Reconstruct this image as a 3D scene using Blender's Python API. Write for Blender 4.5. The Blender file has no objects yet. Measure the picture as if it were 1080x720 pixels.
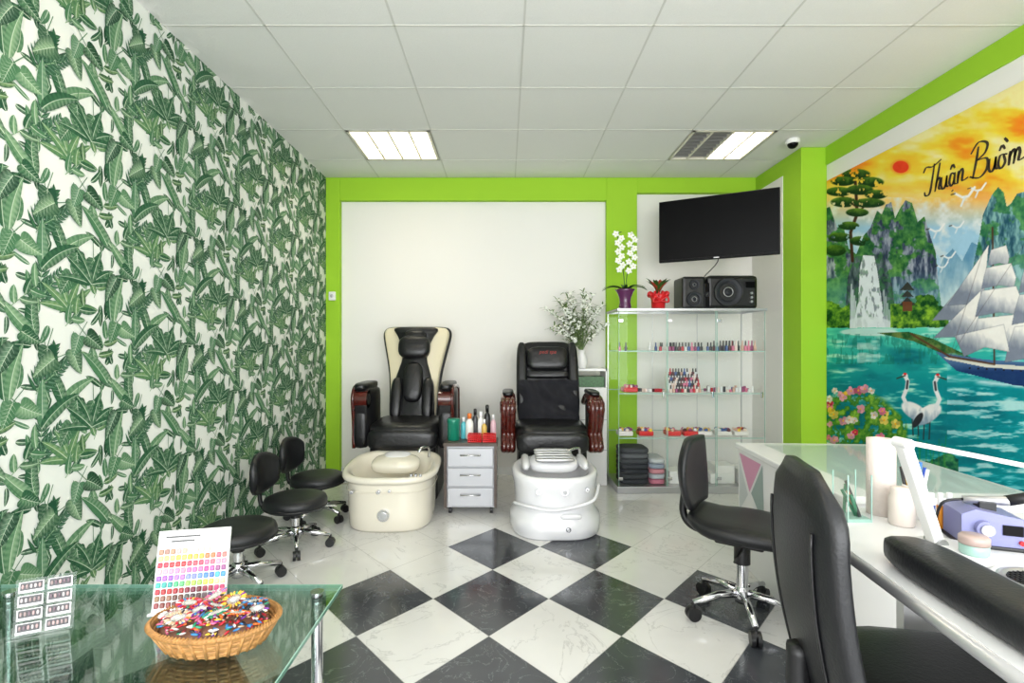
import bpy, bmesh, math, random
import numpy as np
from mathutils import Matrix, Vector
rnd = random.Random(7)
PI = math.pi
CAMH = 1.2; CEIL = 2.74; XL = -1.65; XR = 2.5; YB = 4.70; YF = -1.5

def lin(c):
    c = c/255.0
    return c/12.92 if c <= 0.04045 else ((c+0.055)/1.055)**2.4
def S(r, g, b): return (lin(r), lin(g), lin(b), 1.0)

# ------------------------------------------------------------- materials
def new_mat(name):
    m = bpy.data.materials.new(name); m.use_nodes = True
    nt = m.node_tree; b = nt.nodes["Principled BSDF"]
    return m, nt, b
def mat(name, col, rough=0.5, metal=0.0, bump=0.0, bscale=40, coat=0.0, emit=0.0, mottled=0.0, spec=0.5):
    m, nt, b = new_mat(name)
    b.inputs["Base Color"].default_value = col
    b.inputs["Roughness"].default_value = rough
    b.inputs["Metallic"].default_value = metal
    b.inputs["Coat Weight"].default_value = coat
    b.inputs["Specular IOR Level"].default_value = spec
    if emit:
        b.inputs["Emission Color"].default_value = col
        b.inputs["Emission Strength"].default_value = emit
    if bump or mottled:
        tc = nt.nodes.new("ShaderNodeTexCoord")
        n = nt.nodes.new("ShaderNodeTexNoise"); n.inputs["Scale"].default_value = bscale
        n.inputs["Detail"].default_value = 4
        nt.links.new(tc.outputs["Object"], n.inputs["Vector"])
        if bump:
            bp = nt.nodes.new("ShaderNodeBump"); bp.inputs["Strength"].default_value = bump
            bp.inputs["Distance"].default_value = 0.01
            nt.links.new(n.outputs["Fac"], bp.inputs["Height"])
            nt.links.new(bp.outputs["Normal"], b.inputs["Normal"])
        if mottled:
            r = nt.nodes.new("ShaderNodeValToRGB")
            r.color_ramp.elements[0].position = 0.3; r.color_ramp.elements[1].position = 0.7
            k = 1-mottled
            r.color_ramp.elements[0].color = (col[0]*k, col[1]*k, col[2]*k, 1)
            r.color_ramp.elements[1].color = col
            nt.links.new(n.outputs["Fac"], r.inputs["Fac"])
            nt.links.new(r.outputs["Color"], b.inputs["Base Color"])
    return m
def vc_mat(name, rough=0.5, coat=0.0, spec=0.5):
    m, nt, b = new_mat(name)
    a = nt.nodes.new("ShaderNodeVertexColor"); a.layer_name = "Col"
    nt.links.new(a.outputs["Color"], b.inputs["Base Color"])
    b.inputs["Roughness"].default_value = rough
    b.inputs["Coat Weight"].default_value = coat
    b.inputs["Specular IOR Level"].default_value = spec
    return m
def glass_mat(name, tint=(0.985, 0.995, 0.99, 1), refl=0.08, rough=0.02):
    m = bpy.data.materials.new(name); m.use_nodes = True
    nt = m.node_tree; nt.nodes.clear()
    o = nt.nodes.new("ShaderNodeOutputMaterial")
    t = nt.nodes.new("ShaderNodeBsdfTransparent"); t.inputs[0].default_value = tint
    g = nt.nodes.new("ShaderNodeBsdfGlossy"); g.inputs["Roughness"].default_value = rough
    lw = nt.nodes.new("ShaderNodeLayerWeight"); lw.inputs["Blend"].default_value = 0.25
    mr = nt.nodes.new("ShaderNodeMapRange"); mr.inputs["To Min"].default_value = refl*0.4
    mr.inputs["To Max"].default_value = min(1, refl*4)
    mx = nt.nodes.new("ShaderNodeMixShader")
    nt.links.new(lw.outputs["Fresnel"], mr.inputs["Value"])
    nt.links.new(mr.outputs["Result"], mx.inputs[0])
    nt.links.new(t.outputs[0], mx.inputs[1]); nt.links.new(g.outputs[0], mx.inputs[2])
    nt.links.new(mx.outputs[0], o.inputs["Surface"])
    return m
def marble(name, base, vein, base2, rough, vw=0.012, scale=2.2, amount=1.0):
    m, nt, b = new_mat(name)
    tc = nt.nodes.new("ShaderNodeTexCoord")
    n1 = nt.nodes.new("ShaderNodeTexNoise"); n1.inputs["Scale"].default_value = scale
    n1.inputs["Detail"].default_value = 7; n1.inputs["Distortion"].default_value = 1.1; n1.inputs["Roughness"].default_value = 0.62
    nt.links.new(tc.outputs["Object"], n1.inputs["Vector"])
    r = nt.nodes.new("ShaderNodeValToRGB"); cr = r.color_ramp
    cr.elements[0].position = 0.5-vw*2; cr.elements[0].color = (0, 0, 0, 1)
    cr.elements[1].position = 0.5; cr.elements[1].color = (amount, amount, amount, 1)
    e = cr.elements.new(0.5+vw); e.color = (0, 0, 0, 1)
    nt.links.new(n1.outputs["Fac"], r.inputs["Fac"])
    n2 = nt.nodes.new("ShaderNodeTexNoise"); n2.inputs["Scale"].default_value = 5; n2.inputs["Detail"].default_value = 5
    nt.links.new(tc.outputs["Object"], n2.inputs["Vector"])
    m1 = nt.nodes.new("ShaderNodeMix"); m1.data_type = 'RGBA'
    m1.inputs[6].default_value = base; m1.inputs[7].default_value = base2
    nt.links.new(n2.outputs["Fac"], m1.inputs[0])
    m2 = nt.nodes.new("ShaderNodeMix"); m2.data_type = 'RGBA'
    nt.links.new(r.outputs["Color"], m2.inputs[0]); nt.links.new(m1.outputs[2], m2.inputs[6])
    m2.inputs[7].default_value = vein
    nt.links.new(m2.outputs[2], b.inputs["Base Color"])
    b.inputs["Roughness"].default_value = rough
    b.inputs["Specular IOR Level"].default_value = 0.7
    return m

M_WHITEWALL = mat("white_plaster", S(236, 234, 229), 0.9, bump=0.06, bscale=120)
M_GREEN = mat("lime_paint", S(154, 202, 38), 0.75, bump=0.06, bscale=120)
M_CEIL = mat("ceiling_tile", S(232, 232, 228), 0.95, bump=0.15, bscale=200, mottled=0.04)
M_TBAR = mat("ceiling_grid_bar", S(206, 206, 200), 0.5)
M_FWHITE = marble("floor_white_marble", S(230, 229, 227), S(150, 149, 149), S(214, 213, 211), 0.10, 0.006, 2.4, 0.42)
M_FBLACK = marble("floor_black_marble", S(48, 51, 56), S(170, 172, 176), S(74, 77, 83), 0.14, 0.004, 6.5, 0.42)
M_GROUT = mat("grout", S(150, 150, 148), 0.8)
M_LEATHER = mat("black_leather", S(20, 20, 22), 0.33, bump=0.25, bscale=35)
M_LEATHER2 = mat("black_leather_matte", S(22, 23, 26), 0.42, bump=0.12, bscale=150)
M_CREAM = mat("cream_leather", S(226, 216, 186), 0.4, bump=0.1, bscale=60)
M_BASINC = mat("basin_cream", S(226, 220, 204), 0.18, coat=0.5)
M_BASINW = mat("basin_pearl", S(230, 230, 233), 0.15, coat=0.6)
M_CHROME = mat("chrome", S(215, 215, 218), 0.12, 1.0)
M_SILVER = mat("brushed_silver", S(190, 190, 192), 0.35, 0.85)
M_BLKPL = mat("black_plastic", S(20, 20, 22), 0.4)
M_BLKGL = mat("black_gloss", S(5, 5, 7), 0.3, spec=0.12)
M_TVBODY = mat("tv_black", S(8, 8, 9), 0.5, spec=0.2)
M_WOODR = mat("mahogany", S(84, 26, 18), 0.2, coat=0.6, mottled=0.4, bscale=25)
M_WHITEPL = mat("white_plastic", S(236, 236, 234), 0.3)
M_DESK = mat("white_laminate", S(232, 232, 231), 0.22)
M_DRAWER = mat("drawer_silver", S(178, 179, 183), 0.35, 0.4)
M_DARKWOOD = mat("dark_walnut_top", S(86, 72, 64), 0.4, mottled=0.3, bscale=30)
M_GLASS = glass_mat("clear_glass", refl=0.04)
M_GLASST = glass_mat("table_glass", (0.80, 0.92, 0.87, 1), 0.18)
M_GLASSD = glass_mat("desk_glass", (0.95, 0.98, 0.965, 1), 0.06)
M_GLEDGE = mat("glass_edge_green", S(160, 196, 184), 0.15)
M_VC = vc_mat("painted_colours", 0.35, 0.2)
M_VCM = vc_mat("printed_colours", 0.7, spec=0.15)
M_WICKER = mat("wicker", S(190, 138, 78), 0.6, mottled=0.4, bscale=60, bump=0.3)
M_LEAF = mat("plant_leaf", S(48, 92, 34), 0.45, mottled=0.4, bscale=20)
M_LAMP = mat("fluorescent_tube", (1, 0.94, 0.83, 1), 0.5, emit=14.0)
M_LOUVRE = mat("louvre_white", S(225, 220, 205), 0.35)
M_LAVENDER = mat("periwinkle_plastic", S(132, 134, 178), 0.3)
M_TEAL = mat("teal_jar", S(20, 125, 100), 0.3)
M_RED = mat("red_plastic", S(205, 30, 35), 0.35)

# ------------------------------------------------------------- builder
class B:
    def __init__(s, name, T=None):
        s.name = name; s.bm = bmesh.new(); s.mats = []
        s.T = T if T is not None else Matrix.Identity(4)
        s.cl = s.bm.loops.layers.float_color.new("Col")
    def mi(s, m):
        if m not in s.mats: s.mats.append(m)
        return s.mats.index(m)
    def emit(s, vs, fs, m, smooth=True, col=None, M=None):
        X = s.T @ M if M is not None else s.T
        bv = [s.bm.verts.new(X @ Vector(v)) for v in vs]
        k = s.mi(m)
        for f in fs:
            if len(set(f)) < 3: continue
            try: fc = s.bm.faces.new([bv[i] for i in f])
            except ValueError: continue
            fc.material_index = k; fc.smooth = smooth
            if col is not None:
                if isinstance(col, list):
                    for l, i in zip(fc.loops, f): l[s.cl] = col[i]
                else:
                    for l in fc.loops: l[s.cl] = col
    def pane(s, p0, p1, m):
        # thin glass sheet: the axis with equal coordinates is the sheet normal
        (x0, y0, z0), (x1, y1, z1) = p0, p1
        if x0 == x1: vs = [(x0, y0, z0), (x0, y1, z0), (x0, y1, z1), (x0, y0, z1)]
        elif y0 == y1: vs = [(x0, y0, z0), (x1, y0, z0), (x1, y0, z1), (x0, y0, z1)]
        else: vs = [(x0, y0, z0), (x1, y0, z0), (x1, y1, z0), (x0, y1, z0)]
        s.emit(vs, [(0, 1, 2, 3)], m, False)
    def box(s, c, size, m, rot=(0, 0, 0), bevel=0.0, seg=2, col=None, M=None):
        t = bmesh.new(); bmesh.ops.create_cube(t, size=1.0)
        for v in t.verts: v.co = Vector((v.co.x*size[0], v.co.y*size[1], v.co.z*size[2]))
        if bevel > 0:
            bmesh.ops.bevel(t, geom=t.edges[:], offset=min(bevel, min(size)*0.49), segments=seg, affect='EDGES', profile=0.5)
        t.verts.index_update()
        R = Matrix.Translation(c) @ (Matrix.Rotation(rot[2], 4, 'Z') @ Matrix.Rotation(rot[1], 4, 'Y') @ Matrix.Rotation(rot[0], 4, 'X'))
        if M is not None: R = M @ R
        s.emit([v.co.copy() for v in t.verts], [[v.index for v in f.verts] for f in t.faces], m, False, col, R)
        t.free()
    def bx(s, x0, x1, y0, y1, z0, z1, m, bevel=0.0, col=None):
        s.box(((x0+x1)/2, (y0+y1)/2, (z0+z1)/2), (abs(x1-x0), abs(y1-y0), abs(z1-z0)), m, bevel=bevel, col=col)
    def pillow(s, c, size, m, rot=(0, 0, 0), n=4.0, nu=28, nv=16, col=None, M=None):
        vs = []; fs = []
        for j in range(nv+1):
            ph = -PI/2+PI*j/nv
            for i in range(nu):
                th = 2*PI*i/nu
                d = (math.cos(ph)*math.cos(th), math.cos(ph)*math.sin(th), math.sin(ph))
                q = (abs(d[0])**n+abs(d[1])**n+abs(d[2])**n)**(1/n)
                vs.append((d[0]/q*size[0]/2, d[1]/q*size[1]/2, d[2]/q*size[2]/2))
        for j in range(nv):
            for i in range(nu):
                a = j*nu+i; b = j*nu+(i+1) % nu
                if j == 0: fs.append((a, b+nu, a+nu))
                elif j == nv-1: fs.append((a, b, a+nu))
                else: fs.append((a, b, b+nu, a+nu))
        R = Matrix.Translation(c) @ (Matrix.Rotation(rot[2], 4, 'Z') @ Matrix.Rotation(rot[1], 4, 'Y') @ Matrix.Rotation(rot[0], 4, 'X'))
        if M is not None: R = M @ R
        s.emit(vs, fs, m, True, col, R)
    def ball(s, c, size, m, rot=(0, 0, 0), col=None, nu=12, nv=8, M=None):
        s.pillow(c, size, m, rot, 2.0, nu, nv, col, M)
    def rings(s, rings, m, cap=True, smooth=True, col=None, M=None, closed=True):
        n = len(rings[0]); vs = [p for r in rings for p in r]; fs = []
        for j in range(len(rings)-1):
            for i in range(n if closed else n-1):
                a = j*n+i; b = j*n+(i+1) % n
                fs.append((a, b, b+n, a+n))
        if cap:
            fs.append(tuple(range(n))[::-1]); fs.append(tuple(range((len(rings)-1)*n, len(rings)*n)))
        s.emit(vs, fs, m, smooth, col, M)
    def tube(s, pts, r, m, seg=8, col=None, closed=False, M=None):
        pts = [Vector(p) for p in pts]; n = len(pts)
        rs = r if isinstance(r, (list, tuple)) else [r]*n
        rings = []; up = None
        for i in range(n):
            if closed: t = (pts[(i+1) % n]-pts[i-1])
            else: t = pts[min(i+1, n-1)]-pts[max(i-1, 0)]
            if t.length < 1e-9: t = Vector((0, 0, 1))
            t.normalize()
            if up is None:
                up = Vector((0, 0, 1)) if abs(t.z) < 0.9 else Vector((1, 0, 0))
            a = t.cross(up)
            if a.length < 1e-6: a = t.cross(Vector((0, 1, 0.01)))
            a.normalize(); b = a.cross(t).normalized(); up = b
            rings.append([pts[i]+(a*math.cos(2*PI*k/seg)+b*math.sin(2*PI*k/seg))*rs[i] for k in range(seg)])
        if closed: rings.append(rings[0])
        s.rings(rings, m, cap=not closed, col=col, M=M)
    def cyl(s, p0, p1, r0, m, r1=None, seg=20, col=None, M=None):
        if r1 is None: r1 = r0
        p0 = Vector(p0); p1 = Vector(p1); t = (p1-p0).normalized()
        up = Vector((0, 0, 1)) if abs(t.z) < 0.9 else Vector((1, 0, 0))
        a = t.cross(up).normalized(); b = a.cross(t)
        R = [[p+(a*math.cos(2*PI*k/seg)+b*math.sin(2*PI*k/seg))*r for k in range(seg)] for p, r in ((p0, r0), (p1, r1))]
        s.rings(R, m, cap=False, col=col, M=M)
        s.emit(R[0], [tuple(range(seg))], m, False, col, M); s.emit(R[1], [tuple(range(seg))], m, False, col, M)
    def lathe(s, prof, o, m, seg=28, col=None, M=None, sx=1, sy=1):
        R = [[(o[0]+r*math.cos(2*PI*k/seg)*sx, o[1]+r*math.sin(2*PI*k/seg)*sy, o[2]+z) for k in range(seg)] for r, z in prof]
        s.rings(R, m, cap=True, col=col, M=M)
    def prism(s, outline, d, m, M=None, smooth=False, col=None):
        n = len(outline)
        vs = [(x, -d/2, z) for x, z in outline]+[(x, d/2, z) for x, z in outline]
        fs = [tuple(range(n)), tuple(range(2*n-1, n-1, -1))]
        s.emit(vs, fs, m, False, col, M)
        s.emit(vs, [(i, i+n, (i+1) % n+n, (i+1) % n) for i in range(n)], m, smooth, col, M)
    def done(s, parent=None, bevel=0):
        bmesh.ops.recalc_face_normals(s.bm, faces=s.bm.faces)
        me = bpy.data.meshes.new(s.name); s.bm.to_mesh(me); s.bm.free()
        for m in s.mats: me.materials.append(m)
        o = bpy.data.objects.new(s.name, me); bpy.context.scene.collection.objects.link(o)
        if bevel:
            md = o.modifiers.new("bevel", 'BEVEL'); md.width = bevel; md.segments = 2; md.limit_method = 'ANGLE'
        if parent: o.parent = parent
        return o
def catmull(P, n=6):
    P = [Vector(p) for p in P]; out = []
    for i in range(len(P)-1):
        p0 = P[max(i-1, 0)]; p1 = P[i]; p2 = P[i+1]; p3 = P[min(i+2, len(P)-1)]
        for k in range(n):
            t = k/n
            out.append(0.5*((2*p1)+(p2-p0)*t+(2*p0-5*p1+4*p2-p3)*t*t+(3*p1-p0-3*p2+p3)*t**3))
    out.append(P[-1]); return out
def XF(x, y, z=0, yaw=0): return Matrix.Translation((x, y, z)) @ Matrix.Rotation(math.radians(yaw), 4, 'Z')

# ------------------------------------------------------------- room shell
def build_floor():
    dx, dy = 0.547, 0.625; cx0, cy0 = -0.068, 3.05; g = 0.0018
    b = B("floor")
    bm = b.bm
    kW, kB, kG = b.mi(M_FWHITE), b.mi(M_FBLACK), b.mi(M_GROUT)
    def diamond(cx, cy, k):
        vs = [bm.verts.new((cx+sx*(dx/2-g), cy+sy*(dy/2-g), 0)) for sx, sy in ((1, 0), (0, 1), (-1, 0), (0, -1))]
        f = bm.faces.new(vs); f.material_index = k
    for i in range(-4, 6):
        for j in range(-8, 5):
            x = cx0+i*dx; y = cy0+j*dy
            black = (j <= -2) or (j == 0 and i in (0, 1)) or (j == -1 and i in (-1, 0, 1, 2))
            diamond(x, y, kB if black else kW)
            diamond(x+dx/2, y+dy/2, kW)
    for co, no in (((XL, 0, 0), (-1, 0, 0)), ((XR, 0, 0), (1, 0, 0)), ((0, 4.8, 0), (0, 1, 0)), ((0, YF, 0), (0, -1, 0))):
        bmesh.ops.bisect_plane(bm, geom=bm.verts[:]+bm.edges[:]+bm.faces[:], plane_co=co, plane_no=no, clear_outer=True)
    for f in bm.faces:
        if f.normal.z < 0: f.normal_flip()
    b.bx(XL, XR, YF, 4.8, -0.08, -0.0008, M_GROUT)
    me = bpy.data.meshes.new("floor"); bm.to_mesh(me); bm.free()
    for m in b.mats: me.materials.append(m)
    o = bpy.data.objects.new("floor", me); bpy.context.scene.collection.objects.link(o)
build_floor()

b = B("wall_left"); b.bx(XL-0.1, XL, YF, 4.9, 0, 2.95, M_WHITEWALL); wall_left = b.done()
b = B("wall_back"); b.bx(XL, XR, YB+0.06, YB+0.2, 0, 2.95, M_WHITEWALL); b.done()
b = B("trim_1")
b.bx(XL, -1.52, YB, YB+0.06, 0, CEIL, M_GREEN, 0.004)
b.bx(-1.52, 0.93, YB, YB+0.06, 2.53, CEIL, M_GREEN, 0.004)
b.bx(0.93, 1.21, YB, YB+0.06, 0, CEIL, M_GREEN, 0.004)
b.bx(1.21, 2.3, YB, YB+0.06, 2.60, CEIL, M_GREEN, 0.004)
b.done()
b = B("wall_right"); b.bx(XR, XR+0.1, YF, 4.9, 0, 2.95, M_WHITEWALL); wall_right = b.done()
b = B("column_right")
b.bx(2.3, XR, 3.98, YB+0.06, 0, CEIL, M_GREEN, 0.004)
b.bx(2.294, 2.302, 4.24, YB+0.06, 0.0, 2.60, M_WHITEWALL)
b.done()
b = B("trim_2"); b.bx(2.488, XR, YF, 3.98, 2.60, CEIL, M_GREEN); b.done()
b = B("baseboard_back"); b.bx(-1.52, 0.93, YB+0.045, YB+0.06, 0, 0.07, M_WHITEPL); b.bx(1.21, 2.29, YB+0.045, YB+0.06, 0, 0.07, M_WHITEPL); b.done()
b = B("baseboard_left"); b.bx(XL, XL+0.012, YF, YB, 0, 0.06, M_WHITEPL); b.done()
b = B("baseboard_right"); b.bx(XR-0.012, XR, YF, 3.98, 0, 0.07, M_WHITEPL); b.done()
b = B("wall_front")
b.bx(XL, XR, YF-0.1, YF, 0, 0.25, M_WHITEWALL); b.bx(XL, XR, YF-0.1, YF, 2.6, 2.95, M_WHITEWALL)
b.bx(XL, XL+0.1, YF-0.1, YF, 0.25, 2.6, M_WHITEWALL); b.bx(XR-0.1, XR, YF-0.1, YF, 0.25, 2.6, M_WHITEWALL)
b.done()
for k, (x0, x1) in enumerate(((XL+0.1, 0.4), (0.4, XR-0.1))):
    b = B("window_%d" % (k+1))
    for (a0, a1, c0, c1) in ((x0, x0+0.05, 0.25, 2.6), (x1-0.05, x1, 0.25, 2.6), (x0, x1, 0.25, 0.3), (x0, x1, 2.55, 2.6)):
        b.bx(a0, a1, YF-0.08, YF-0.03, c0, c1, M_WHITEPL)
    b.done()

gx = [-1.785+0.625*k for k in range(8)]
gy = [3.068+0.598*k for k in range(-8, 4)]
j0 = gy.index(3.068)
lampcells = {(1, j0+1): 'full', (5, j0+1): 'half', (1, j0-3): 'full', (5, j0-3): 'full'}  # the two fixtures nearer the camera are unseen, added to brighten the room
b = B("ceiling")
for i in range(len(gx)-1):
    for j in range(len(gy)-1):
        if (i, j) in lampcells: continue
        x0, x1 = max(gx[i], XL), min(gx[i+1], XR); y0, y1 = max(gy[j], YF), min(gy[j+1], YB+0.06)
        if x1 > x0 and y1 > y0: b.bx(x0, x1, y0, y1, CEIL+0.002, CEIL+0.02, M_CEIL)
for x in gx:
    if XL < x < XR: b.bx(x-0.005, x+0.005, YF, YB, CEIL, CEIL+0.006, M_TBAR)
for y in gy:
    if YF < y < YB: b.bx(XL, XR, y-0.005, y+0.005, CEIL, CEIL+0.0055, M_TBAR)
b.bx(XL, XR, YF, YB+0.1, CEIL+0.14, CEIL+0.16, M_CEIL)
b.done()
for (i, j), kind in lampcells.items():
    x0, x1, y0, y1 = gx[i]+0.012, gx[i+1]-0.012, gy[j]+0.012, gy[j+1]-0.012
    b = B("ceiling_or_fill_light")
    b.bx(x0, x1, y0, y1, CEIL+0.11, CEIL+0.12, M_LOUVRE)
    for (a0, a1, c0, c1) in ((x0, x0+0.02, y0, y1), (x1-0.02, x1, y0, y1), (x0, x1, y0, y0+0.02), (x0, x1, y1-0.02, y1)):
        b.bx(a0, a1, c0, c1, CEIL-0.002, CEIL+0.115, M_LOUVRE)
    n = 4
    for k in range(n):
        xc = x0+(k+0.5)*(x1-x0)/n
        m = M_LAMP if (kind == 'full' or k >= 2) else M_LOUVRE
        b.bx(xc-0.035, xc+0.035, y0+0.02, y1-0.02, CEIL+0.055, CEIL+0.075, m)
        if k: b.bx(x0+k*(x1-x0)/n-0.007, x0+k*(x1-x0)/n+0.007, y0, y1, CEIL-0.001, CEIL+0.05, M_LOUVRE)
    if kind == 'half': b.bx((x0+x1)/2-0.004, (x0+x1)/2+0.004, y0, y1, CEIL, CEIL+0.11, M_SILVER)
    for k in range(1, 9):
        yc = y0+k*(y1-y0)/9
        b.bx(x0, x1, yc-0.003, yc+0.003, CEIL+0.003, CEIL+0.04, M_LOUVRE if (kind == 'full') else M_SILVER)
    b.done()
b = B("security_camera")
b.lathe([(0.045, 0), (0.05, -0.01), (0.05, -0.03), (0.045, -0.035)], (2.15, 3.83, CEIL), M_WHITEPL)
b.ball((2.15, 3.83, CEIL-0.035), (0.075, 0.075, 0.07), M_BLKGL, nu=20, nv=12)
b.done()
b = B("wall_switch"); b.box((-1.585, YB-0.012, 1.65), (0.06, 0.03, 0.08), M_WHITEPL, bevel=0.006); b.ball((-1.585, YB-0.028, 1.65), (0.03, 0.012, 0.03), M_SILVER); b.done()

# ------------------------------------------------------------- tropical wallpaper
def wallpaper():
    V = []; F = []; C = []
    def add(pts, faces, cols, layer):
        o = len(V)
        for p in pts: V.append((p[0], p[1], layer))
        for f in faces: F.append(tuple(i+o for i in f))
        C.extend(cols)
    def mixc(a, b_, t): return tuple(a[i]*(1-t)+b_[i]*t for i in range(3))
    DK = S(36, 80, 56)[:3]; MD = S(74, 120, 84)[:3]; LT = S(140, 172, 134)[:3]; PL = S(204, 218, 196)[:3]; GR = S(104, 140, 114)[:3]
    YG = S(124, 156, 98)[:3]; BD = S(26, 60, 42)[:3]
    r = random.Random(33)
    W, H = 0.53, 0.66
    layer = [0]
    def leaf(x, y, ang, L, wid, wf, n=12, base=MD, edge=DK, curve=0.2, rib=True, stripe=0.35, sweep=0.15):
        layer[0] += 1
        pts = []; cols = []; fs = []
        px, py = x, y; mids = []
        for k in range(n+1):
            t = k/n; aa = ang+curve*t
            mids.append((px, py, aa)); px += math.cos(aa)*L/n; py += math.sin(aa)*L/n
        for k, (mx, my, aa) in enumerate(mids):
            t = k/n; w = wid*wf(t)
            nx, ny = -math.sin(aa), math.cos(aa)
            bk = -sweep*w
            pts += [(mx+nx*w+math.cos(aa)*bk, my+ny*w+math.sin(aa)*bk), (mx, my), (mx, my), (mx-nx*w+math.cos(aa)*bk, my-ny*w+math.sin(aa)*bk)]
            s1 = stripe if k % 2 else 0
            cols += [mixc(edge, PL, s1*0.5), mixc(base, LT, s1), mixc(base, edge, 0.65), mixc(edge, base, s1)]
        for k in range(n):
            o = k*4
            fs += [(o, o+1, o+5, o+4), (o+2, o+3, o+7, o+6)]
        add(pts, fs, cols, layer[0])
        if rib:
            layer[0] += 1
            pts = []; fs = []
            for k, (mx, my, aa) in enumerate(mids):
                w = 0.0020*(1-0.7*k/n); nx, ny = -math.sin(aa), math.cos(aa)
                pts += [(mx+nx*w, my+ny*w), (mx-nx*w, my-ny*w)]
            for k in range(n): fs.append((2*k, 2*k+1, 2*k+3, 2*k+2))
            if wid > 0.03:
                for k in range(1, n, 2):
                    mx, my, aa = mids[k]; w = wid*wf(k/n)*0.82
                    for sg in (1, -1):
                        a2 = aa+sg*1.0; ex, ey = mx+math.cos(a2)*w*1.15, my+math.sin(a2)*w*1.15
                        nx, ny = -math.sin(a2)*0.0009, math.cos(a2)*0.0009
                        o = len(pts); pts += [(mx+nx, my+ny), (mx-nx, my-ny), (ex, ey)]; fs.append((o, o+1, o+2, o+2))
            add(pts, fs, [mixc(PL, base, 0.25)]*len(pts), layer[0])
    ban = lambda t: max(0.0, math.sin(PI*min(1, t**0.75)))**0.7
    heart = lambda t: 1.75*(t+0.02)**0.32*max(0, 1-t)**0.8
    ovate = lambda t: 1.5*(t+0.01)**0.42*max(0, 1-t)**0.6
    lance = lambda t: math.sin(PI*min(1, t**0.7))
    def stem(x, y, ang, L, w=0.0018, col=MD):
        layer[0] += 1
        x1 = x+math.cos(ang)*L; y1 = y+math.sin(ang)*L
        nx, ny = -math.sin(ang)*w, math.cos(ang)*w
        add([(x+nx, y+ny), (x-nx, y-ny), (x1-nx, y1-ny), (x1+nx, y1+ny)], [(0, 1, 2, 3)], [col]*4, layer[0])
    def frond(x, y, ang, L, n=10):
        stem(x, y, ang, L, 0.0018, LT)
        c = r.choice([(MD, DK), (GR, DK), (LT, MD)])
        for k in range(n):
            t = (k+0.5)/n; px = x+math.cos(ang)*L*t; py = y+math.sin(ang)*L*t
            ll = L*0.42*(1-0.65*t)
            for sgn in (1, -1):
                leaf(px, py, ang+sgn*(1.05-0.4*t), ll, 0.0085, lance, 4, c[0], c[1], -sgn*0.3, False, 0)
    def rosette(x, y, sz, n=6, up=PI/2, spread=2.6):
        c = r.choice([(LT, MD), (YG, MD), (MD, DK), (LT, GR)])
        order = list(range(n)); r.shuffle(order)
        for k in order:
            a = up+spread*(k/(n-1)-0.5)
            leaf(x, y, a, sz*r.uniform(0.8, 1.1), sz*0.115, ban, 12, c[0], c[1], (0.6 if a > up else -0.6)*r.uniform(.3, 1), True, 0.35)
    for k in range(42):
        leaf(r.uniform(0, W), r.uniform(0, H), r.uniform(0, 2*PI), r.uniform(0.06, 0.11), r.uniform(0.013, 0.023), ovate, 8,
             r.choice([DK, GR, MD, GR]), r.choice([DK, BD, MD]), r.uniform(-0.6, 0.6), True, 0.25)
    NI, NJ = 4, 5
    cells = [(i, j) for i in range(NI) for j in range(NJ)]
    r.shuffle(cells)
    kinds = ['frond', 'ova', 'ban', 'ros', 'ova', 'heart', 'frond', 'heart', 'ban', 'ova', 'heart', 'ros', 'ban', 'heart', 'ova', 'heart', 'ban', 'heart', 'ban', 'heart']
    for k, (i, j) in enumerate(cells):
        x = (i+r.uniform(0.25, 0.75))*W/NI; y = (j+r.uniform(0.25, 0.75))*H/NJ
        kind = kinds[k]
        if kind == 'ban':
            for q in range(2):
                a = PI/2+r.uniform(-0.9, 0.9)
                leaf(x+r.uniform(-.02, .02), y-0.09, a, r.uniform(0.18, 0.25), r.uniform(0.024, 0.032), ban, 20,
                     r.choice([MD, LT, GR]), r.choice([DK, MD]), r.uniform(-0.8, 0.8), True, 0.5)
        elif kind == 'heart':
            for q in range(2):
                a = -PI/2+r.uniform(-1.1, 1.1)
                xx = x+r.uniform(-.05, .05); yy = y+r.uniform(-.03, .06)
                stem(xx, yy, a+PI+0.3, 0.08)
                leaf(xx, yy, a, r.uniform(0.095, 0.135), r.uniform(0.038, 0.050), heart, 14,
                     r.choice([MD, GR, MD, LT, DK]), r.choice([DK, DK, BD, MD]), r.uniform(-0.3, 0.3), True, 0.3, 0.35)
        elif kind == 'ova':
            a0 = r.uniform(0.3, 2.8); stem(x, y, a0, 0.15, 0.0018, LT)
            for q in range(5):
                t = 0.02+q*0.03; s_ = 1 if q % 2 else -1
                leaf(x+math.cos(a0)*t, y+math.sin(a0)*t, a0+s_*r.uniform(0.6, 1.1), r.uniform(0.07, 0.10), 0.022, ovate, 8,
                     r.choice([LT, MD, YG]), r.choice([MD, DK]), -s_*0.4, True, 0.3)
        elif kind == 'ros': rosette(x, y-0.06, 0.17, 6)
        else:
            frond(x, y-0.08, PI/2+r.uniform(-0.5, 0.5), 0.22); frond(x, y-0.06, PI/2+r.uniform(-1.3, 1.3), 0.18, 8)
    nl = layer[0]
    Va = np.array(V); Ca = np.array(C)
    K = 0.86; Va[:, :2] *= K; W *= K; H *= K
    y_near, y_far = 1.2, YB
    allV = []; allF = []; allC = []; off = 0
    F4 = np.array(F)
    nI = int((y_far-y_near)/W)+3
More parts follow.
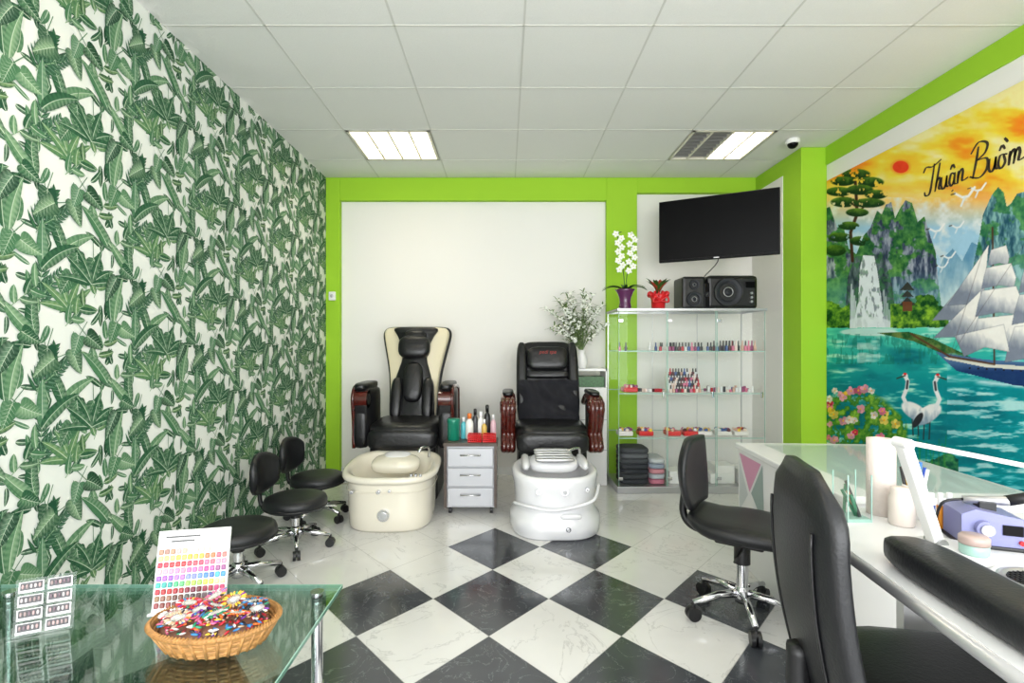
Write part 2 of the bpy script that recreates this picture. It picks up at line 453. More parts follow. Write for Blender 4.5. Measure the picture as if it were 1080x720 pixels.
    for I in range(-1, nI):
        for J in range(-2, 7):
            v = Va
            yy = y_far-0.1-(v[:, 0]+I*W)
            zz = v[:, 1]+J*H + (0.0 if I % 2 == 0 else H/2)
            if yy.max() < y_near or yy.min() > y_far or zz.min() > CEIL or zz.max() < 0.06: continue
            yy = np.clip(yy, y_near, y_far); zz = np.clip(zz, 0.06, CEIL)
            xx = XL+0.0006+v[:, 2]*(0.004/nl) + (I % 2)*0.00001+(J % 2)*0.000005
            allV.append(np.stack([xx, yy, zz], 1)); allC.append(Ca)
            ys = yy[F4]; zs = zz[F4]
            keep = ((ys.max(1)-ys.min(1)) > 1e-5) & ((zs.max(1)-zs.min(1)) > 1e-5)
            for f in (F4[keep]+off).tolist():
                allF.append(tuple(f) if f[2] != f[3] else tuple(f[:3]))
            off += len(v)
    VV = np.concatenate(allV); CC = np.concatenate(allC)
    me = bpy.data.meshes.new("wallpaper_leaves"); me.from_pydata(VV.tolist(), [], allF)
    ca = me.color_attributes.new("Col", 'FLOAT_COLOR', 'POINT')
    arr = np.ones((len(VV), 4), dtype=np.float32); arr[:, :3] = CC
    ca.data.foreach_set("color", arr.ravel())
    me.materials.append(M_VCM)
    o = bpy.data.objects.new("wallpaper_leaves", me); bpy.context.scene.collection.objects.link(o); o.parent = wall_left
    b = B("wallpaper_ground"); b.bx(XL, XL+0.0004, y_near, y_far, 0.0, CEIL, mat("wallpaper_cream", S(230, 233, 226), 0.7)); g = b.done(); g.parent = wall_left
wallpaper()

# ------------------------------------------------------------- mural
def mural():
    y0, y1, z0, z1 = 1.7, 3.975, 0.45, 2.475
    st = 0.0034
    nY = int((y1-y0)/st); nZ = int((z1-z0)/st)
    ys = np.linspace(y1, y0, nY); zs = np.linspace(z0, z1, nZ)
    YY, ZZ = np.meshgrid(ys, zs)
    U = 533+1350/YY; Vv = 364+(CAMH-ZZ)*540/YY     # drafting coordinates of the artwork
    def vnoise(x, y, seed=0):
        g = np.random.RandomState(seed).rand(64, 64)
        xi = np.floor(x).astype(int); yi = np.floor(y).astype(int)
        fx = x-xi; fy = y-yi; fx = fx*fx*(3-2*fx); fy = fy*fy*(3-2*fy)
        a = g[yi % 64, xi % 64]; b_ = g[yi % 64, (xi+1) % 64]; c = g[(yi+1) % 64, xi % 64]; d = g[(yi+1) % 64, (xi+1) % 64]
        return (a*(1-fx)+b_*fx)*(1-fy)+(c*(1-fx)+d*fx)*fy
    def fbm(sx, sy, seed=0, o=4):
        r_ = 0; a = 1; t = 0
        for k in range(o):
            r_ = r_+a*vnoise(U/sx*2**k, Vv/sy*2**k, seed+k); t += a; a *= 0.55
        return r_/t
    img = np.zeros(U.shape+(3,))
    def c3(*c): return np.array(c, float)
    def put(mask, col):
        nonlocal img
        m = np.clip(mask, 0, 1)[..., None]; img = img*(1-m)+m*col
    def poly(pts, soft=0):
        inside = np.zeros(U.shape, bool); n = len(pts)
        for i in range(n):
            ax, ay = pts[i]; bx_, by = pts[(i+1) % n]
            if ay == by: continue
            c = ((ay > Vv) != (by > Vv)) & (U < (bx_-ax)*(Vv-ay)/(by-ay)+ax)
            inside ^= c
        return inside.astype(float)
    def ell(cx, cy, rx, ry, a=0.0):
        dx = U-cx; dy = Vv-cy; ca, sa = math.cos(a), math.sin(a)
        q = ((dx*ca+dy*sa)/rx)**2+((-dx*sa+dy*ca)/ry)**2
        return np.clip((1.15-q)/0.3, 0, 1)
    def line(pts, w):
        m = np.zeros(U.shape)
        for (ax, ay), (bx_, by) in zip(pts[:-1], pts[1:]):
            L2 = (bx_-ax)**2+(by-ay)**2+1e-9
            t = np.clip(((U-ax)*(bx_-ax)+(Vv-ay)*(by-ay))/L2, 0, 1)
            d = np.hypot(U-ax-t*(bx_-ax), Vv-ay-t*(by-ay))
            m = np.maximum(m, np.clip((w+0.5-d), 0, 1))
        return m
    def lerp(a, b_, t): t = np.clip(t, 0, 1)[..., None]; return a*(1-t)+b_*t
    n1 = fbm(60, 22, 1); n2 = fbm(12, 12, 5); n3 = fbm(5, 18, 9); n4 = fbm(26, 5, 13); n5 = fbm(5, 5, 21); n6 = fbm(3, 9, 31, 3)
    sky = lerp(c3(250, 178, 50), c3(255, 222, 84), (n1-0.32)*4)
    sky = lerp(sky, c3(255, 240, 176), (n1-0.56)*7)
    sky = lerp(sky, c3(238, 132, 48), (0.42-n1)*5)
    sky = lerp(sky, c3(252, 210, 140), (Vv-188)/35)
    sky = lerp(sky, c3(172, 210, 232), (Vv-210)/30)
    sky = lerp(sky, c3(240, 244, 244), (n2-0.5)*3*((Vv > 208)))
    img = sky
    put(ell(951, 176, 11, 8.5)*0.35, c3(250, 130, 60)); put(ell(951, 176, 8.5, 6.5), c3(232, 74, 44))
    # far hills
    put(poly([(968, 345), (985, 300), (996, 272), (1006, 262), (1016, 275), (1026, 255), (1040, 262), (1060, 250), (1100, 265), (1350, 240), (1350, 345)]), lerp(c3(104, 152, 184), c3(200, 222, 226), (Vv-258)/55+(n3-.5)))
    R2 = [(1014, 338), (1024, 300), (1030, 268), (1034, 250), (1038, 226), (1047, 206), (1054, 197), (1060, 203), (1063, 218), (1068, 214), (1074, 204), (1090, 200), (1110, 215), (1150, 180), (1220, 200), (1350, 170), (1350, 340)]
    mr = poly(R2)
    put(mr, lerp(c3(40, 82, 100), c3(150, 192, 190), (n6-0.3)*2.2))
    put(mr*np.clip((n2-0.48)*14, 0, 0.8), lerp(c3(36, 102, 66), c3(92, 152, 80), n5*2-.5))
    put(mr*np.clip((Vv-262)/60, 0, 0.7), c3(170, 208, 212))
    L = [(865, 350), (865, 222), (876, 218), (884, 240), (890, 236), (896, 262), (904, 268), (912, 248), (919, 240), (926, 222), (931, 226), (935, 216), (941, 213), (945, 230), (950, 220), (956, 211), (963, 214), (969, 234), (976, 228), (982, 248), (988, 266), (991, 300), (996, 338), (960, 350)]
    ml = poly(L)
    put(ml, lerp(c3(48, 60, 84), c3(180, 186, 200), (n6-0.3)*2.3))
    put(ml*np.clip((n2-0.46)*14, 0, 0.85), lerp(c3(16, 78, 42), c3(100, 160, 68), n5*1.8-.4))
    put(ml*np.clip((Vv-284)/50, 0, 0.45), c3(120, 178, 190))
    # cascade cliff and waterfall
    put(poly([(891, 350), (895, 292), (903, 270), (932, 268), (942, 300), (948, 350)])*0.9, lerp(c3(34, 46, 58), c3(120, 132, 140), n6*1.8-.4))
    put(poly([(891, 350), (895, 292), (903, 270), (932, 268), (942, 300), (948, 350)])*np.clip((n5-.5)*10, 0, .6), c3(50, 110, 60))
    fall = poly([(908, 282), (911, 269), (923, 270), (926, 284), (931, 318), (935, 347), (900, 347), (906, 318)])
    put(fall*np.clip((n6-0.25)*5, 0.5, 1), c3(240, 248, 253))
    for k in range(5): put(line([(899+k*1.5, 300+6*k), (898+k, 346)], 0.8)*0.8, c3(235, 245, 250)); put(line([(933+k*2, 306+7*k), (934+k*2, 346)], 0.7)*0.7, c3(235, 245, 250))
    put(np.clip(ell(917, 343, 26, 9), 0, 1)*0.8, c3(238, 247, 250))
    # shore bushes
    sb = (Vv > 308+18*n2-5*np.sin(U/9))*(Vv < 350)*((U < 897) | (U > 940))*(U < 1002)
    put(sb, lerp(c3(10, 62, 30), c3(146, 188, 60), n5*2-.55))
    # pagoda
    put(poly([(950, 306), (958, 297), (966, 306)])+poly([(951, 313), (958, 306), (965, 313)])+poly([(949, 322), (958, 313), (967, 322)]), c3(58, 62, 58)); put(poly([(953, 318), (963, 318), (963, 328), (953, 328)]), c3(110, 70, 50))
    # water
    w = lerp(c3(100, 212, 188), c3(0, 136, 144), (Vv-348)/60)
    w = lerp(w, c3(180, 236, 220), (n4-0.56)*6); w = lerp(w, c3(0, 100, 114), (n1-0.55)*4)
    put((Vv > 344+3*n2), w)
    put(ell(917, 350, 30, 4)*0.8, c3(228, 244, 242))
    refl = (Vv > 352)*(Vv < 384)*(U < 992)
    put(refl*np.clip((n6-0.5)*6, 0, 0.45), c3(24, 110, 96)); put((np.abs(U-917) < 12)*(Vv > 352)*(Vv < 386)*np.clip((n4-.35)*3, 0, .6), c3(214, 240, 236))
    # promontory
    put(poly([(926, 351), (960, 350), (985, 357), (1012, 370), (1030, 379), (1000, 375), (965, 360)]), lerp(c3(20, 76, 40), c3(112, 130, 70), n5*1.8-.4))
    put((Vv > 372)*(U > 1000)*np.clip((n4-0.5)*5, 0, .5), c3(120, 206, 214))
    foam = np.clip(1-np.abs(Vv-(399+0.10*(U-1000)))/5.0, 0, 1)*(U > 1000)
    put(foam*np.clip((n4-0.2)*3, 0, .85), c3(226, 242, 246))
    put((Vv > 410)*(U > 1000)*np.clip((n4-0.56)*7, 0, .5), c3(225, 244, 246))
    # ship
    HULL = [(988, 371), (1040, 379), (1150, 386), (1300, 388), (1300, 418), (1150, 416), (1070, 406), (1010, 391), (1001, 383)]
    put(poly(HULL), lerp(c3(30, 58, 104), c3(86, 116, 156), (392-Vv)/10))
    put(poly([(996, 376), (1040, 383), (1150, 391), (1300, 393), (1300, 397), (1150, 395), (1040, 387), (1000, 379)]), c3(226, 226, 216))
    for k in range(12): put(ell(1024+k*9, 388+k*0.5, 1.2, 1.0), c3(30, 30, 40))
    put(line([(962, 352), (1003, 376), (1050, 384)], 1.0), c3(92, 62, 44))
    for mx in (1050, 1092, 1150, 1215): put(line([(mx, 384), (mx-2, 240)], 0.9), c3(80, 54, 40))
    def sail(p, d=1.0):
        cy = sum(q[1] for q in p)/len(p); cx = sum(q[0] for q in p)/len(p)
        sh = lerp(c3(252, 250, 246), c3(134, 142, 158), ((Vv-cy)/20+0.42)-(U-cx)/50+(n6-.5)*.5)
        put(poly(p), sh); put(line(p+[p[0]], 0.2)*0.5, c3(90, 94, 106))
    for (a, b_, c) in (((984, 338), (1030, 284), (1027, 336)), ((1000, 322), (1044, 258), (1038, 320)), ((986, 356), (1036, 306), (1031, 355))): sail([a, b_, c])
    for mx, sc in ((1054, 1.05), (1096, 1.2), (1152, 1.35), (1216, 1.5)):
        y = 262-12*(sc-1)
        for k in range(4):
            hh = (18+5*k)*sc; ww = (9+5.5*k)*sc
            sail([(mx-ww*0.8, y+2), (mx+ww*0.9, y-3), (mx+ww*1.25, y+hh*0.5), (mx+ww*1.1, y+hh*0.93), (mx+1, y+hh*0.84), (mx-ww*1.15, y+hh), (mx-ww*1.0, y+hh*.5)])
            y += hh*1.0
    sail([(1008, 354), (1060, 342), (1066, 371), (1040, 366), (1018, 376)])
    for mx in (1048, 1095): put(line([(mx-2, 240), (1003, 376)], 0.2)*0.5, c3(70, 60, 60))
    # birds in flight
    for bx_, by, s_ in ((990, 244, 1), (1003, 272, 0.8), (1020, 208, 1.3), (1034, 201, 1), (1012, 240, 0.8), (996, 282, .7)):
        put(line([(bx_-9*s_, by-3*s_), (bx_-3*s_, by), (bx_+2*s_, by-1*s_), (bx_+7*s_, by-8*s_)], 1.0*s_), c3(252, 252, 252))
        put(line([(bx_-1*s_, by), (bx_-4*s_, by+7*s_)], 0.8*s_), c3(235, 240, 245))
        put(line([(bx_-9*s_, by-3*s_), (bx_-12*s_, by-2*s_)], 0.5), c3(40, 40, 40))
    # pine on the cliff
    put(line([(900, 275), (898, 245), (905, 225), (903, 192)], 1.6), c3(64, 40, 28)); put(line([(904, 226), (922, 208)], 1.0), c3(70, 44, 30)); put(line([(904, 218), (888, 206)], 0.9), c3(70, 44, 30))
    for cx, cy, rx, ry in ((904, 184, 15, 6), (890, 191, 13, 5), (919, 192, 14, 5.5), (886, 202, 14, 5), (908, 200, 14, 5.5), (925, 205, 12, 5), (891, 213, 14, 5.5), (917, 214, 17, 5), (905, 224, 12, 4.5), (896, 238, 11, 4.5), (886, 250, 12, 5), (908, 254, 11, 5), (882, 264, 11, 6)):
        put(ell(cx, cy, rx, ry)*np.clip((n5-0.3)*12, 0, 1), lerp(c3(14, 50, 20), c3(110, 146, 46), (cy+ry*.3-Vv)/ry*0.6+n5-.5))
    # foreground vegetation
    put((Vv > 474+0.05*(U-873)+12*n2-8*np.sin(U/13))*(U < 1012), lerp(c3(12, 70, 66), c3(80, 156, 96), n5*1.8-.4))
    put((Vv > 500)*(U > 1000)*np.clip((n4-.45)*5, 0, .6), c3(90, 200, 210))
    for k in range(30):
        a = 872+k*4.4; put(line([(a, 500), (a+5*math.sin(k*2.1), 468+9*math.sin(k*1.3))], 0.6)*(1 if a < 960 else 0.4), c3(40+50*(k % 2), 120+20*(k % 3), 50))
    # flowers
    put((ell(903, 443, 42, 30)+ell(934, 456, 24, 26))*np.clip((n5-0.36)*12, 0, 1), lerp(c3(20, 92, 36), c3(150, 190, 70), n5*2-.6))
    cols = [(236, 120, 156), (255, 244, 236), (250, 206, 84), (222, 60, 90), (250, 180, 200), (255, 250, 240), (248, 140, 170), (246, 226, 120)]
    fr = random.Random(4)
    for k in range(34):
        cx = fr.uniform(874, 950); cy = 410+fr.uniform(0, 58)
        if cx > 930 and cy < 425: cy += 20
        r_ = fr.uniform(2.2, 4.8); col = c3(*fr.choice(cols))
        for q in range(6):
            a = q*PI/3+fr.random()
            put(ell(cx+math.cos(a)*r_*0.6, cy+math.sin(a)*r_*0.6, r_*0.55, r_*0.45, a), col*(0.76+0.24*fr.random()))
        put(ell(cx, cy, r_*0.22, r_*0.22), c3(240, 180, 40))
    # cranes
    def crane(x, y, s_, flip):
        f = -1 if flip else 1
        put(line([(x-3*f*s_, y+6*s_), (x-4*f*s_, y+26*s_)], 0.6), c3(50, 50, 50)); put(line([(x+3*f*s_, y+6*s_), (x+2*f*s_, y+26*s_)], 0.6), c3(50, 50, 50))
        put(ell(x, y, 17*s_, 8.5*s_, -0.55*f), lerp(c3(254, 254, 254), c3(150, 168, 186), (Vv-y)/12+0.4+(n6-.5)))
        put(ell(x-10*f*s_, y+6*s_, 9*s_, 3.6*s_, -1.0*f), c3(44, 46, 52))
        nk = [(x+9*f*s_, y-7*s_), (x+13*f*s_, y-16*s_), (x+9*f*s_, y-26*s_), (x+8*f*s_, y-34*s_), (x+11*f*s_, y-40*s_)]
        put(line(nk, 2.2*s_), c3(244, 246, 248)); put(line(nk[2:4], 1.2*s_), c3(60, 62, 70))
        put(ell(nk[-1][0], nk[-1][1], 3.2*s_, 2.4*s_), c3(244, 244, 244)); put(ell(nk[-1][0], nk[-1][1]-2*s_, 2*s_, 1.2*s_), c3(214, 40, 40))
        put(line([nk[-1], (nk[-1][0]+9*f*s_, nk[-1][1]+3*s_)], 0.7), c3(60, 60, 50))
    crane(966, 434, 0.95, True); crane(979, 437, 1.0, False)
    img = np.clip(img+(n5[..., None]-.5)*14, 0, 255)
    g = img.mean(2, keepdims=True); img = np.clip(g+(img-g)*1.15, 0, 255)/255.0*0.95
    linc = np.where(img <= 0.04045, img/12.92, ((img+0.055)/1.055)**2.4)
    n = nY*nZ
    co = np.empty((n, 3)); co[:, 0] = XR-0.006; co[:, 1] = YY.ravel(); co[:, 2] = ZZ.ravel()
    idx = np.arange(n).reshape(nZ, nY)
    quads = np.stack([idx[:-1, :-1], idx[:-1, 1:], idx[1:, 1:], idx[1:, :-1]], -1).reshape(-1, 4)
    me = bpy.data.meshes.new("wall_mural")
    me.vertices.add(n); me.vertices.foreach_set("co", co.ravel())
    nq = len(quads); me.loops.add(nq*4); me.loops.foreach_set("vertex_index", quads.ravel().astype(np.int32))
    me.polygons.add(nq); me.polygons.foreach_set("loop_start", np.arange(0, nq*4, 4, dtype=np.int32))
    me.update(calc_edges=True); me.validate()
    ca = me.color_attributes.new("Col", 'FLOAT_COLOR', 'POINT')
    arr = np.ones((n, 4), dtype=np.float32); arr[:, :3] = linc.reshape(-1, 3)
    ca.data.foreach_set("color", arr.ravel())
    me.materials.append(M_VCM)
    o = bpy.data.objects.new("wall_mural", me); bpy.context.scene.collection.objects.link(o); o.parent = wall_right
    # brush lettering
    U_ = [[(.82, .42), (.79, .1), (.9, 0), (1.0, .15), (1.05, .42)], [(1.05, .42), (1.02, .1), (1.12, .02)]]
    ST = [[(-.05, .82), (.1, .98), (.4, .92), (.8, 1.05)], [(.48, 1.0), (.38, .5), (.25, .02), (.05, -.02), (0, .12)],
          [(.74, .95), (.6, .4), (.5, 0)], [(.52, .15), (.66, .44), (.74, .35), (.68, .08), (.8, .03)]]+U_+[
          [(1.38, .36), (1.24, .42), (1.15, .15), (1.25, 0), (1.36, .2)], [(1.40, .42), (1.36, .08), (1.47, .02)], [(1.2, .56), (1.3, .70), (1.39, .56)], [(1.27, -.15), (1.30, -.19)],
          [(1.55, .42), (1.5, 0)], [(1.51, .18), (1.66, .44), (1.73, .35), (1.70, .06), (1.95, .1)],
          [(2.35, .95), (2.26, .5), (2.12, -.02)], [(2.05, .8), (2.35, 1.08), (2.68, .95), (2.6, .68), (2.28, .52)], [(2.28, .52), (2.66, .48), (2.66, .15), (2.38, -.05), (2.0, .08)]]
    ST += [[(x+1.95, y) for x, y in s_] for s_ in U_]
    ST += [[(3.28, .40), (3.14, .38), (3.08, .12), (3.18, 0), (3.32, .15), (3.28, .38), (3.4, .36)], [(3.12, .54), (3.22, .68), (3.32, .54)], [(3.30, .88), (3.42, .72)],
           [(3.50, .42), (3.44, 0)], [(3.46, .2), (3.60, .43), (3.66, .3), (3.60, 0)], [(3.62, .2), (3.76, .43), (3.82, .3), (3.78, .06), (4.0, .1)]]
    ink = mat("lettering_ink", S(52, 40, 30), 0.6)
    b = B("mural_lettering")
    for s_ in ST:
        P = catmull([(x, y, 0) for x, y in s_], 7); n = len(P); vs = []
        for i, p in enumerate(P):
            t = (P[min(i+1, n-1)]-P[max(i-1, 0)]); t = Vector((t.x*0.145, t.y*0.19, 0))
            if t.length < 1e-7: t = Vector((1, 0, 0))
            t.normalize(); w_ = 0.0028+0.0052*abs(t.y)*(0.35+0.65*math.sin(PI*(i+0.5)/n))
            Y_ = 3.045-p.x*0.148; Z_ = 2.09+p.y*0.165
            vs += [(XR-0.0075, Y_+t.y*w_, Z_+t.x*w_), (XR-0.0075, Y_-t.y*w_, Z_-t.x*w_)]
        b.emit(vs, [(2*i, 2*i+1, 2*i+3, 2*i+2) for i in range(n-1)], ink, False)
    b.done(wall_right)
mural()

# ------------------------------------------------------------- pedicure chairs
def arm_scroll(b, x, y0, y1, zt, zb, mw, w):
    pts = catmull([(x, y1, zt-0.06), (x, y1-0.12, zt), (x, (y0+y1)/2, zt+0.01), (x, y0+0.06, zt-0.005), (x, y0, zt-0.06), (x, y0+0.03, zt-0.15), (x, y0+0.08, zb+0.12), (x, y0+0.02, zb+0.03), (x, y0+0.08, zb)], 5)
    b.tube(pts, w, mw, 12)
CH2X = 0.345
def pedi_chair(name, X, variant):
    b = B(name, XF(X, 0))
    if variant == 1: cy, yfr, hd, mB = 3.55, 3.25, 0.31, M_BASINC
    else: cy, yfr, hd, mB = 3.42, 3.12, 0.30, M_BASINW
    def ring(hw, hdp, z, n=3.0, wob=0.0, dy=0.0, N=72, tilt=0.0, dx=0.0):
        out = []
        for k in range(N):
            a = 2*PI*k/N; c, s_ = math.cos(a), math.sin(a)
            q = (abs(c)**n+abs(s_)**n)**(1/n)
            w = 1+wob*math.cos(6*a+0.5)
            y = s_/q*hdp*w
            out.append((dx+c/q*hw*w, cy+dy+y, z+tilt*(y/hdp)))
        return out
    if variant == 1:
        R = [ring(0.265, 0.27, 0.0), ring(0.275, 0.285, 0.02), ring(0.28, 0.29, 0.1), ring(0.285, 0.295, 0.3), ring(0.29, 0.295, 0.335, tilt=0.02),
             ring(0.315, 0.31, 0.34, tilt=0.025), ring(0.322, 0.318, 0.36, tilt=0.03), ring(0.318, 0.315, 0.38, tilt=0.03), ring(0.30, 0.295, 0.388, tilt=0.03),
             ring(0.265, 0.25, 0.37, tilt=0.03), ring(0.23, 0.215, 0.28), ring(0.19, 0.18, 0.21), ring(0.1, 0.1, 0.2)]
        b.rings(R, mB)
        b.pillow((0, cy+0.08, 0.36), (0.34, 0.2, 0.1), mB, rot=(0.25, 0, 0), n=3)
        b.pillow((0, cy+0.12, 0.40), (0.2, 0.14, 0.05), M_BASINW, rot=(0.25, 0, 0), n=3)
        b.tube(catmull([(0.22, cy+0.17, 0.39), (0.22, cy+0.16, 0.46), (0.18, cy+0.1, 0.47), (0.16, cy+0.08, 0.44)]), 0.01, M_CHROME)
        for (x, z, r) in ((0.0, 0.12, 0.038), (-0.03, 0.27, 0.014), (0.04, 0.275, 0.01), (-0.2, 0.27, 0.012)):
            b.cyl((x, yfr+0.02, z), (x, yfr-0.012, z), r, M_CHROME)
            b.cyl((x, yfr-0.01, z), (x, yfr-0.018, z), r*0.6, M_SILVER)
        for k in (-1, 0, 1): b.cyl((0.2+k*0.03, cy-0.27, 0.36), (0.2+k*0.03, cy-0.27, 0.375), 0.01, M_CHROME)
        b.tube([(p[0], p[1], p[2]) for p in ring(0.292, 0.303, 0.26)], 0.003, mB, 6, closed=True)
    else:
        q = -0.02
        R = [ring(0.275, 0.28, 0.0, 2.7, 0.008, dx=q), ring(0.292, 0.296, 0.015, 2.7, 0.01, dx=q), ring(0.295, 0.299, 0.07, 2.7, 0.012, dx=q), ring(0.29, 0.293, 0.11, 2.7, 0.012, dx=q), ring(0.268, 0.275, 0.135, 2.7, 0.008, dx=q),
             ring(0.258, 0.266, 0.165, 2.7, 0.006, dx=q), ring(0.262, 0.270, 0.24, 2.7, 0.01, dx=q), ring(0.27, 0.276, 0.31, 2.7, 0.015, dx=q), ring(0.278, 0.280, 0.36, 2.7, 0.015, tilt=0.01, dx=q), ring(0.274, 0.275, 0.385, 2.7, 0.01, tilt=0.015, dx=q), ring(0.26, 0.262, 0.395, 2.7, 0.01, tilt=0.015, dx=q),
             ring(0.22, 0.22, 0.385, 2.8, tilt=0.015, dx=q), ring(0.19, 0.19, 0.3, 2.8, dx=q), ring(0.12, 0.12, 0.22, 2.8, dx=q)]
        b.rings(R, mB)
        b.pillow((q, cy+0.05, 0.405), (0.33, 0.25, 0.09), M_BASINW, rot=(0.15, 0, 0), n=3)
        for k in range(5): b.pillow((q, cy-0.06+0.05*k, 0.447+0.006*k), (0.26, 0.046, 0.03), M_SILVER, n=3)
        for sx in (-1, 1): b.pillow((q+sx*0.19, cy+0.02, 0.42), (0.06, 0.34, 0.07), M_BASINW, n=2.5)
        b.tube(catmull([(-0.29, cy-0.16, 0.20), (-0.2, yfr+0.02, 0.21), (-0.06, yfr+0.012, 0.19), (0.08, yfr+0.012, 0.21), (0.2, yfr+0.03, 0.25), (0.255, cy-0.14, 0.31)]), 0.010, M_BASINW, 10)
        b.tube(catmull([(0.17, cy+0.17, 0.4), (0.17, cy+0.16, 0.48), (0.1, cy+0.1, 0.48), (0.08, cy+0.09, 0.46)]), 0.01, M_CHROME)
        for (x, z, r, yy) in ((-0.14, 0.30, 0.018, 0.005), (0.02, 0.30, 0.024, 0.0), (0.04, 0.075, 0.016, -0.015), (0.16, 0.31, 0.012, 0.015)):
            b.cyl((x, yfr+yy+0.06, z), (x, yfr+yy+0.012, z), r, M_CHROME); b.cyl((x, yfr+yy+0.013, z), (x, yfr+yy+0.005, z), r*0.55, M_SILVER)
        b.pillow((0.06, yfr+0.03, 0.145), (0.13, 0.03, 0.035), M_BASINW, n=3)
    y0 = 3.88 if variant == 1 else 3.745
    b.box((0, y0+0.28, 0.22), (0.5, 0.44, 0.44), M_BLKPL, bevel=0.03)
    b.pillow((0, y0+0.2, 0.535), (0.54, 0.52, 0.17), M_LEATHER, n=5, rot=(0.04, 0, 0))
    b.pillow((0, y0-0.01, 0.49), (0.53, 0.13, 0.17), M_LEATHER, n=4)
    b.pillow((0, y0+0.01, 0.37), (0.5, 0.1, 0.22), M_LEATHER, n=5)
    tilt = 0.28
    yb = y0+0.40
    H = 0.855 if variant == 1 else 0.72
    M = Matrix.Translation((0, yb, 0.54)) @ Matrix.Rotation(-tilt, 4, 'X')
    if variant == 1:
        def slab(ol, ythick, yc, m, grow=0.92):
            R = []
            for t, sc in ((-1, 0.93), (-0.8, 0.98), (0, 1.0), (0.8, 0.98), (1, 0.93)):
                R.append([(x*sc, yc+t*ythick/2, H/2+(z-H/2)*(1-(1-sc)*0.6)) for x, z in ol])
            b.rings(R, m, M=M)
        half = [(0.0, 0.0), (0.17, 0.0), (0.19, 0.1), (0.2, 0.3), (0.215, 0.45), (0.245, 0.6), (0.272, 0.72), (0.283, 0.785), (0.275, 0.82), (0.24, 0.842), (0.1, 0.847)]
        ol = half+[(-x, z) for x, z in half[::-1] if x > 0]
        ol = [(p.x, p.z) for p in catmull([(x, 0, z) for x, z in ol], 3)]
        slab(ol, 0.12, 0.02, M_CREAM)
        half2 = [(0.0, 0.0), (0.175, 0.0), (0.185, 0.1), (0.175, 0.28), (0.14, 0.42), (0.105, 0.55), (0.12, 0.66), (0.155, 0.75), (0.19, 0.82), (0.08, 0.835)]
        ol2 = half2+[(-x, z) for x, z in half2[::-1] if x > 0]
        ol2 = [(p.x, p.z) for p in catmull([(x, 0, z) for x, z in ol2], 3)]
        slab(ol2, 0.06, -0.05, M_LEATHER)
        b.tube([(x*1.005, 0.035, z*1.003) for x, z in ol], 0.018, M_LEATHER, 8, M=M)
        b.pillow((0, -0.10, 0.64), (0.27, 0.12, 0.2), M_LEATHER, n=3.2, M=M)
        b.pillow((0, -0.08, 0.73), (0.2, 0.08, 0.14), M_LEATHER, n=3, M=M)
        b.pillow((0, -0.085, 0.34), (0.17, 0.09, 0.34), M_LEATHER, n=3, M=M)
        for sx in (-1, 1):
            b.pillow((sx*0.13, -0.08, 0.2), (0.1, 0.1, 0.36), M_LEATHER, n=3, M=M)
    else:
        b.pillow((0, 0.02, 0.335), (0.50, 0.14, 0.76), M_LEATHER, n=5.5, M=M, nu=40, nv=24)
        b.pillow((0, -0.075, 0.55), (0.34, 0.1, 0.2), M_LEATHER, n=4, M=M)
        b.pillow((0, -0.06, 0.42), (0.36, 0.07, 0.07), M_LEATHER, n=4, M=M)
        for sx in (-1, 1):
            b.pillow((sx*0.21, -0.05, 0.36), (0.09, 0.12, 0.67), M_LEATHER, n=3.5, M=M)
        b.pillow((0, -0.07, 0.15), (0.34, 0.09, 0.3), M_LEATHER, n=4, M=M)
        nu_, nv_ = 30, 22; vs = []; fs = []; rr = random.Random(2)
        ph = [rr.uniform(0, 6) for _ in range(6)]
        for j in range(nv_+1):
            for i in range(nu_+1):
                u = i/nu_; v = j/nv_
                x = (u-0.5)*0.48; z = 0.0+0.36*v-0.03*math.sin(5*u+1)*(1-v)
                y = -0.14+0.013*math.sin(18*u+ph[0]+4*v)+0.013*math.sin(13*v+ph[1]+6*u)+0.008*math.sin(30*u*v+ph[2])+0.07*abs(u-.5)**2
                vs.append((x, y, z))
        for j in range(nv_):
            for i in range(nu_):
                a = j*(nu_+1)+i; fs.append((a, a+1, a+nu_+2, a+nu_+1))
        b.emit(vs, fs, mat("dark_towel", S(26, 26, 32), 0.95, bump=0.4, bscale=200), True, None, M)
    zt = 0.85 if variant == 1 else 0.80
    for sx in (-1, 1):
        xa = sx*0.325
        if variant == 1:
            prof = [(0.0, 0.42), (0.0, 0.6), (-0.02, 0.72), (-0.03, 0.80), (0.0, 0.86), (0.06, 0.885), (0.2, 0.88), (0.38, 0.86), (0.45, 0.8), (0.46, 0.42)]
            P = [(p.x, p.z) for p in catmull([(q[0], 0, q[1]) for q in prof], 4)]
            R = [[(xa+t, y0-0.0+p[0]*sc+0.0, 0.65+(p[1]-0.65)*sc) for p in P] for t, sc in ((-0.055, 0.9), (-0.045, 0.97), (0, 1), (0.045, 0.97), (0.055, 0.9))]
            b.rings(R, M_LEATHER)
            b.tube([(xa+sx*0.05, y0+p[0], p[1]) for p in P], 0.014, M_WOODR, 8)
            b.pillow((xa, y0+0.18, 0.885), (0.11, 0.42, 0.06), M_LEATHER, n=4)
            b.cyl((xa-0.055, y0+0.03, 0.79), (xa+0.055, y0+0.03, 0.79), 0.07, M_WOODR)
            b.cyl((xa-0.058, y0+0.03, 0.79), (xa+0.058, y0+0.03, 0.79), 0.045, M_LEATHER)
            b.pillow((xa, y0+0.03, 0.57), (0.11, 0.1, 0.3), M_LEATHER, n=4)
        else:
            for o_ in (-0.03, 0.0, 0.03):
                arm_scroll(b, xa+o_, y0, y0+0.42, zt, 0.42, M_WOODR, 0.026)
            b.pillow((xa, y0+0.23, zt+0.035), (0.085, 0.34, 0.04), M_LEATHER, n=4)
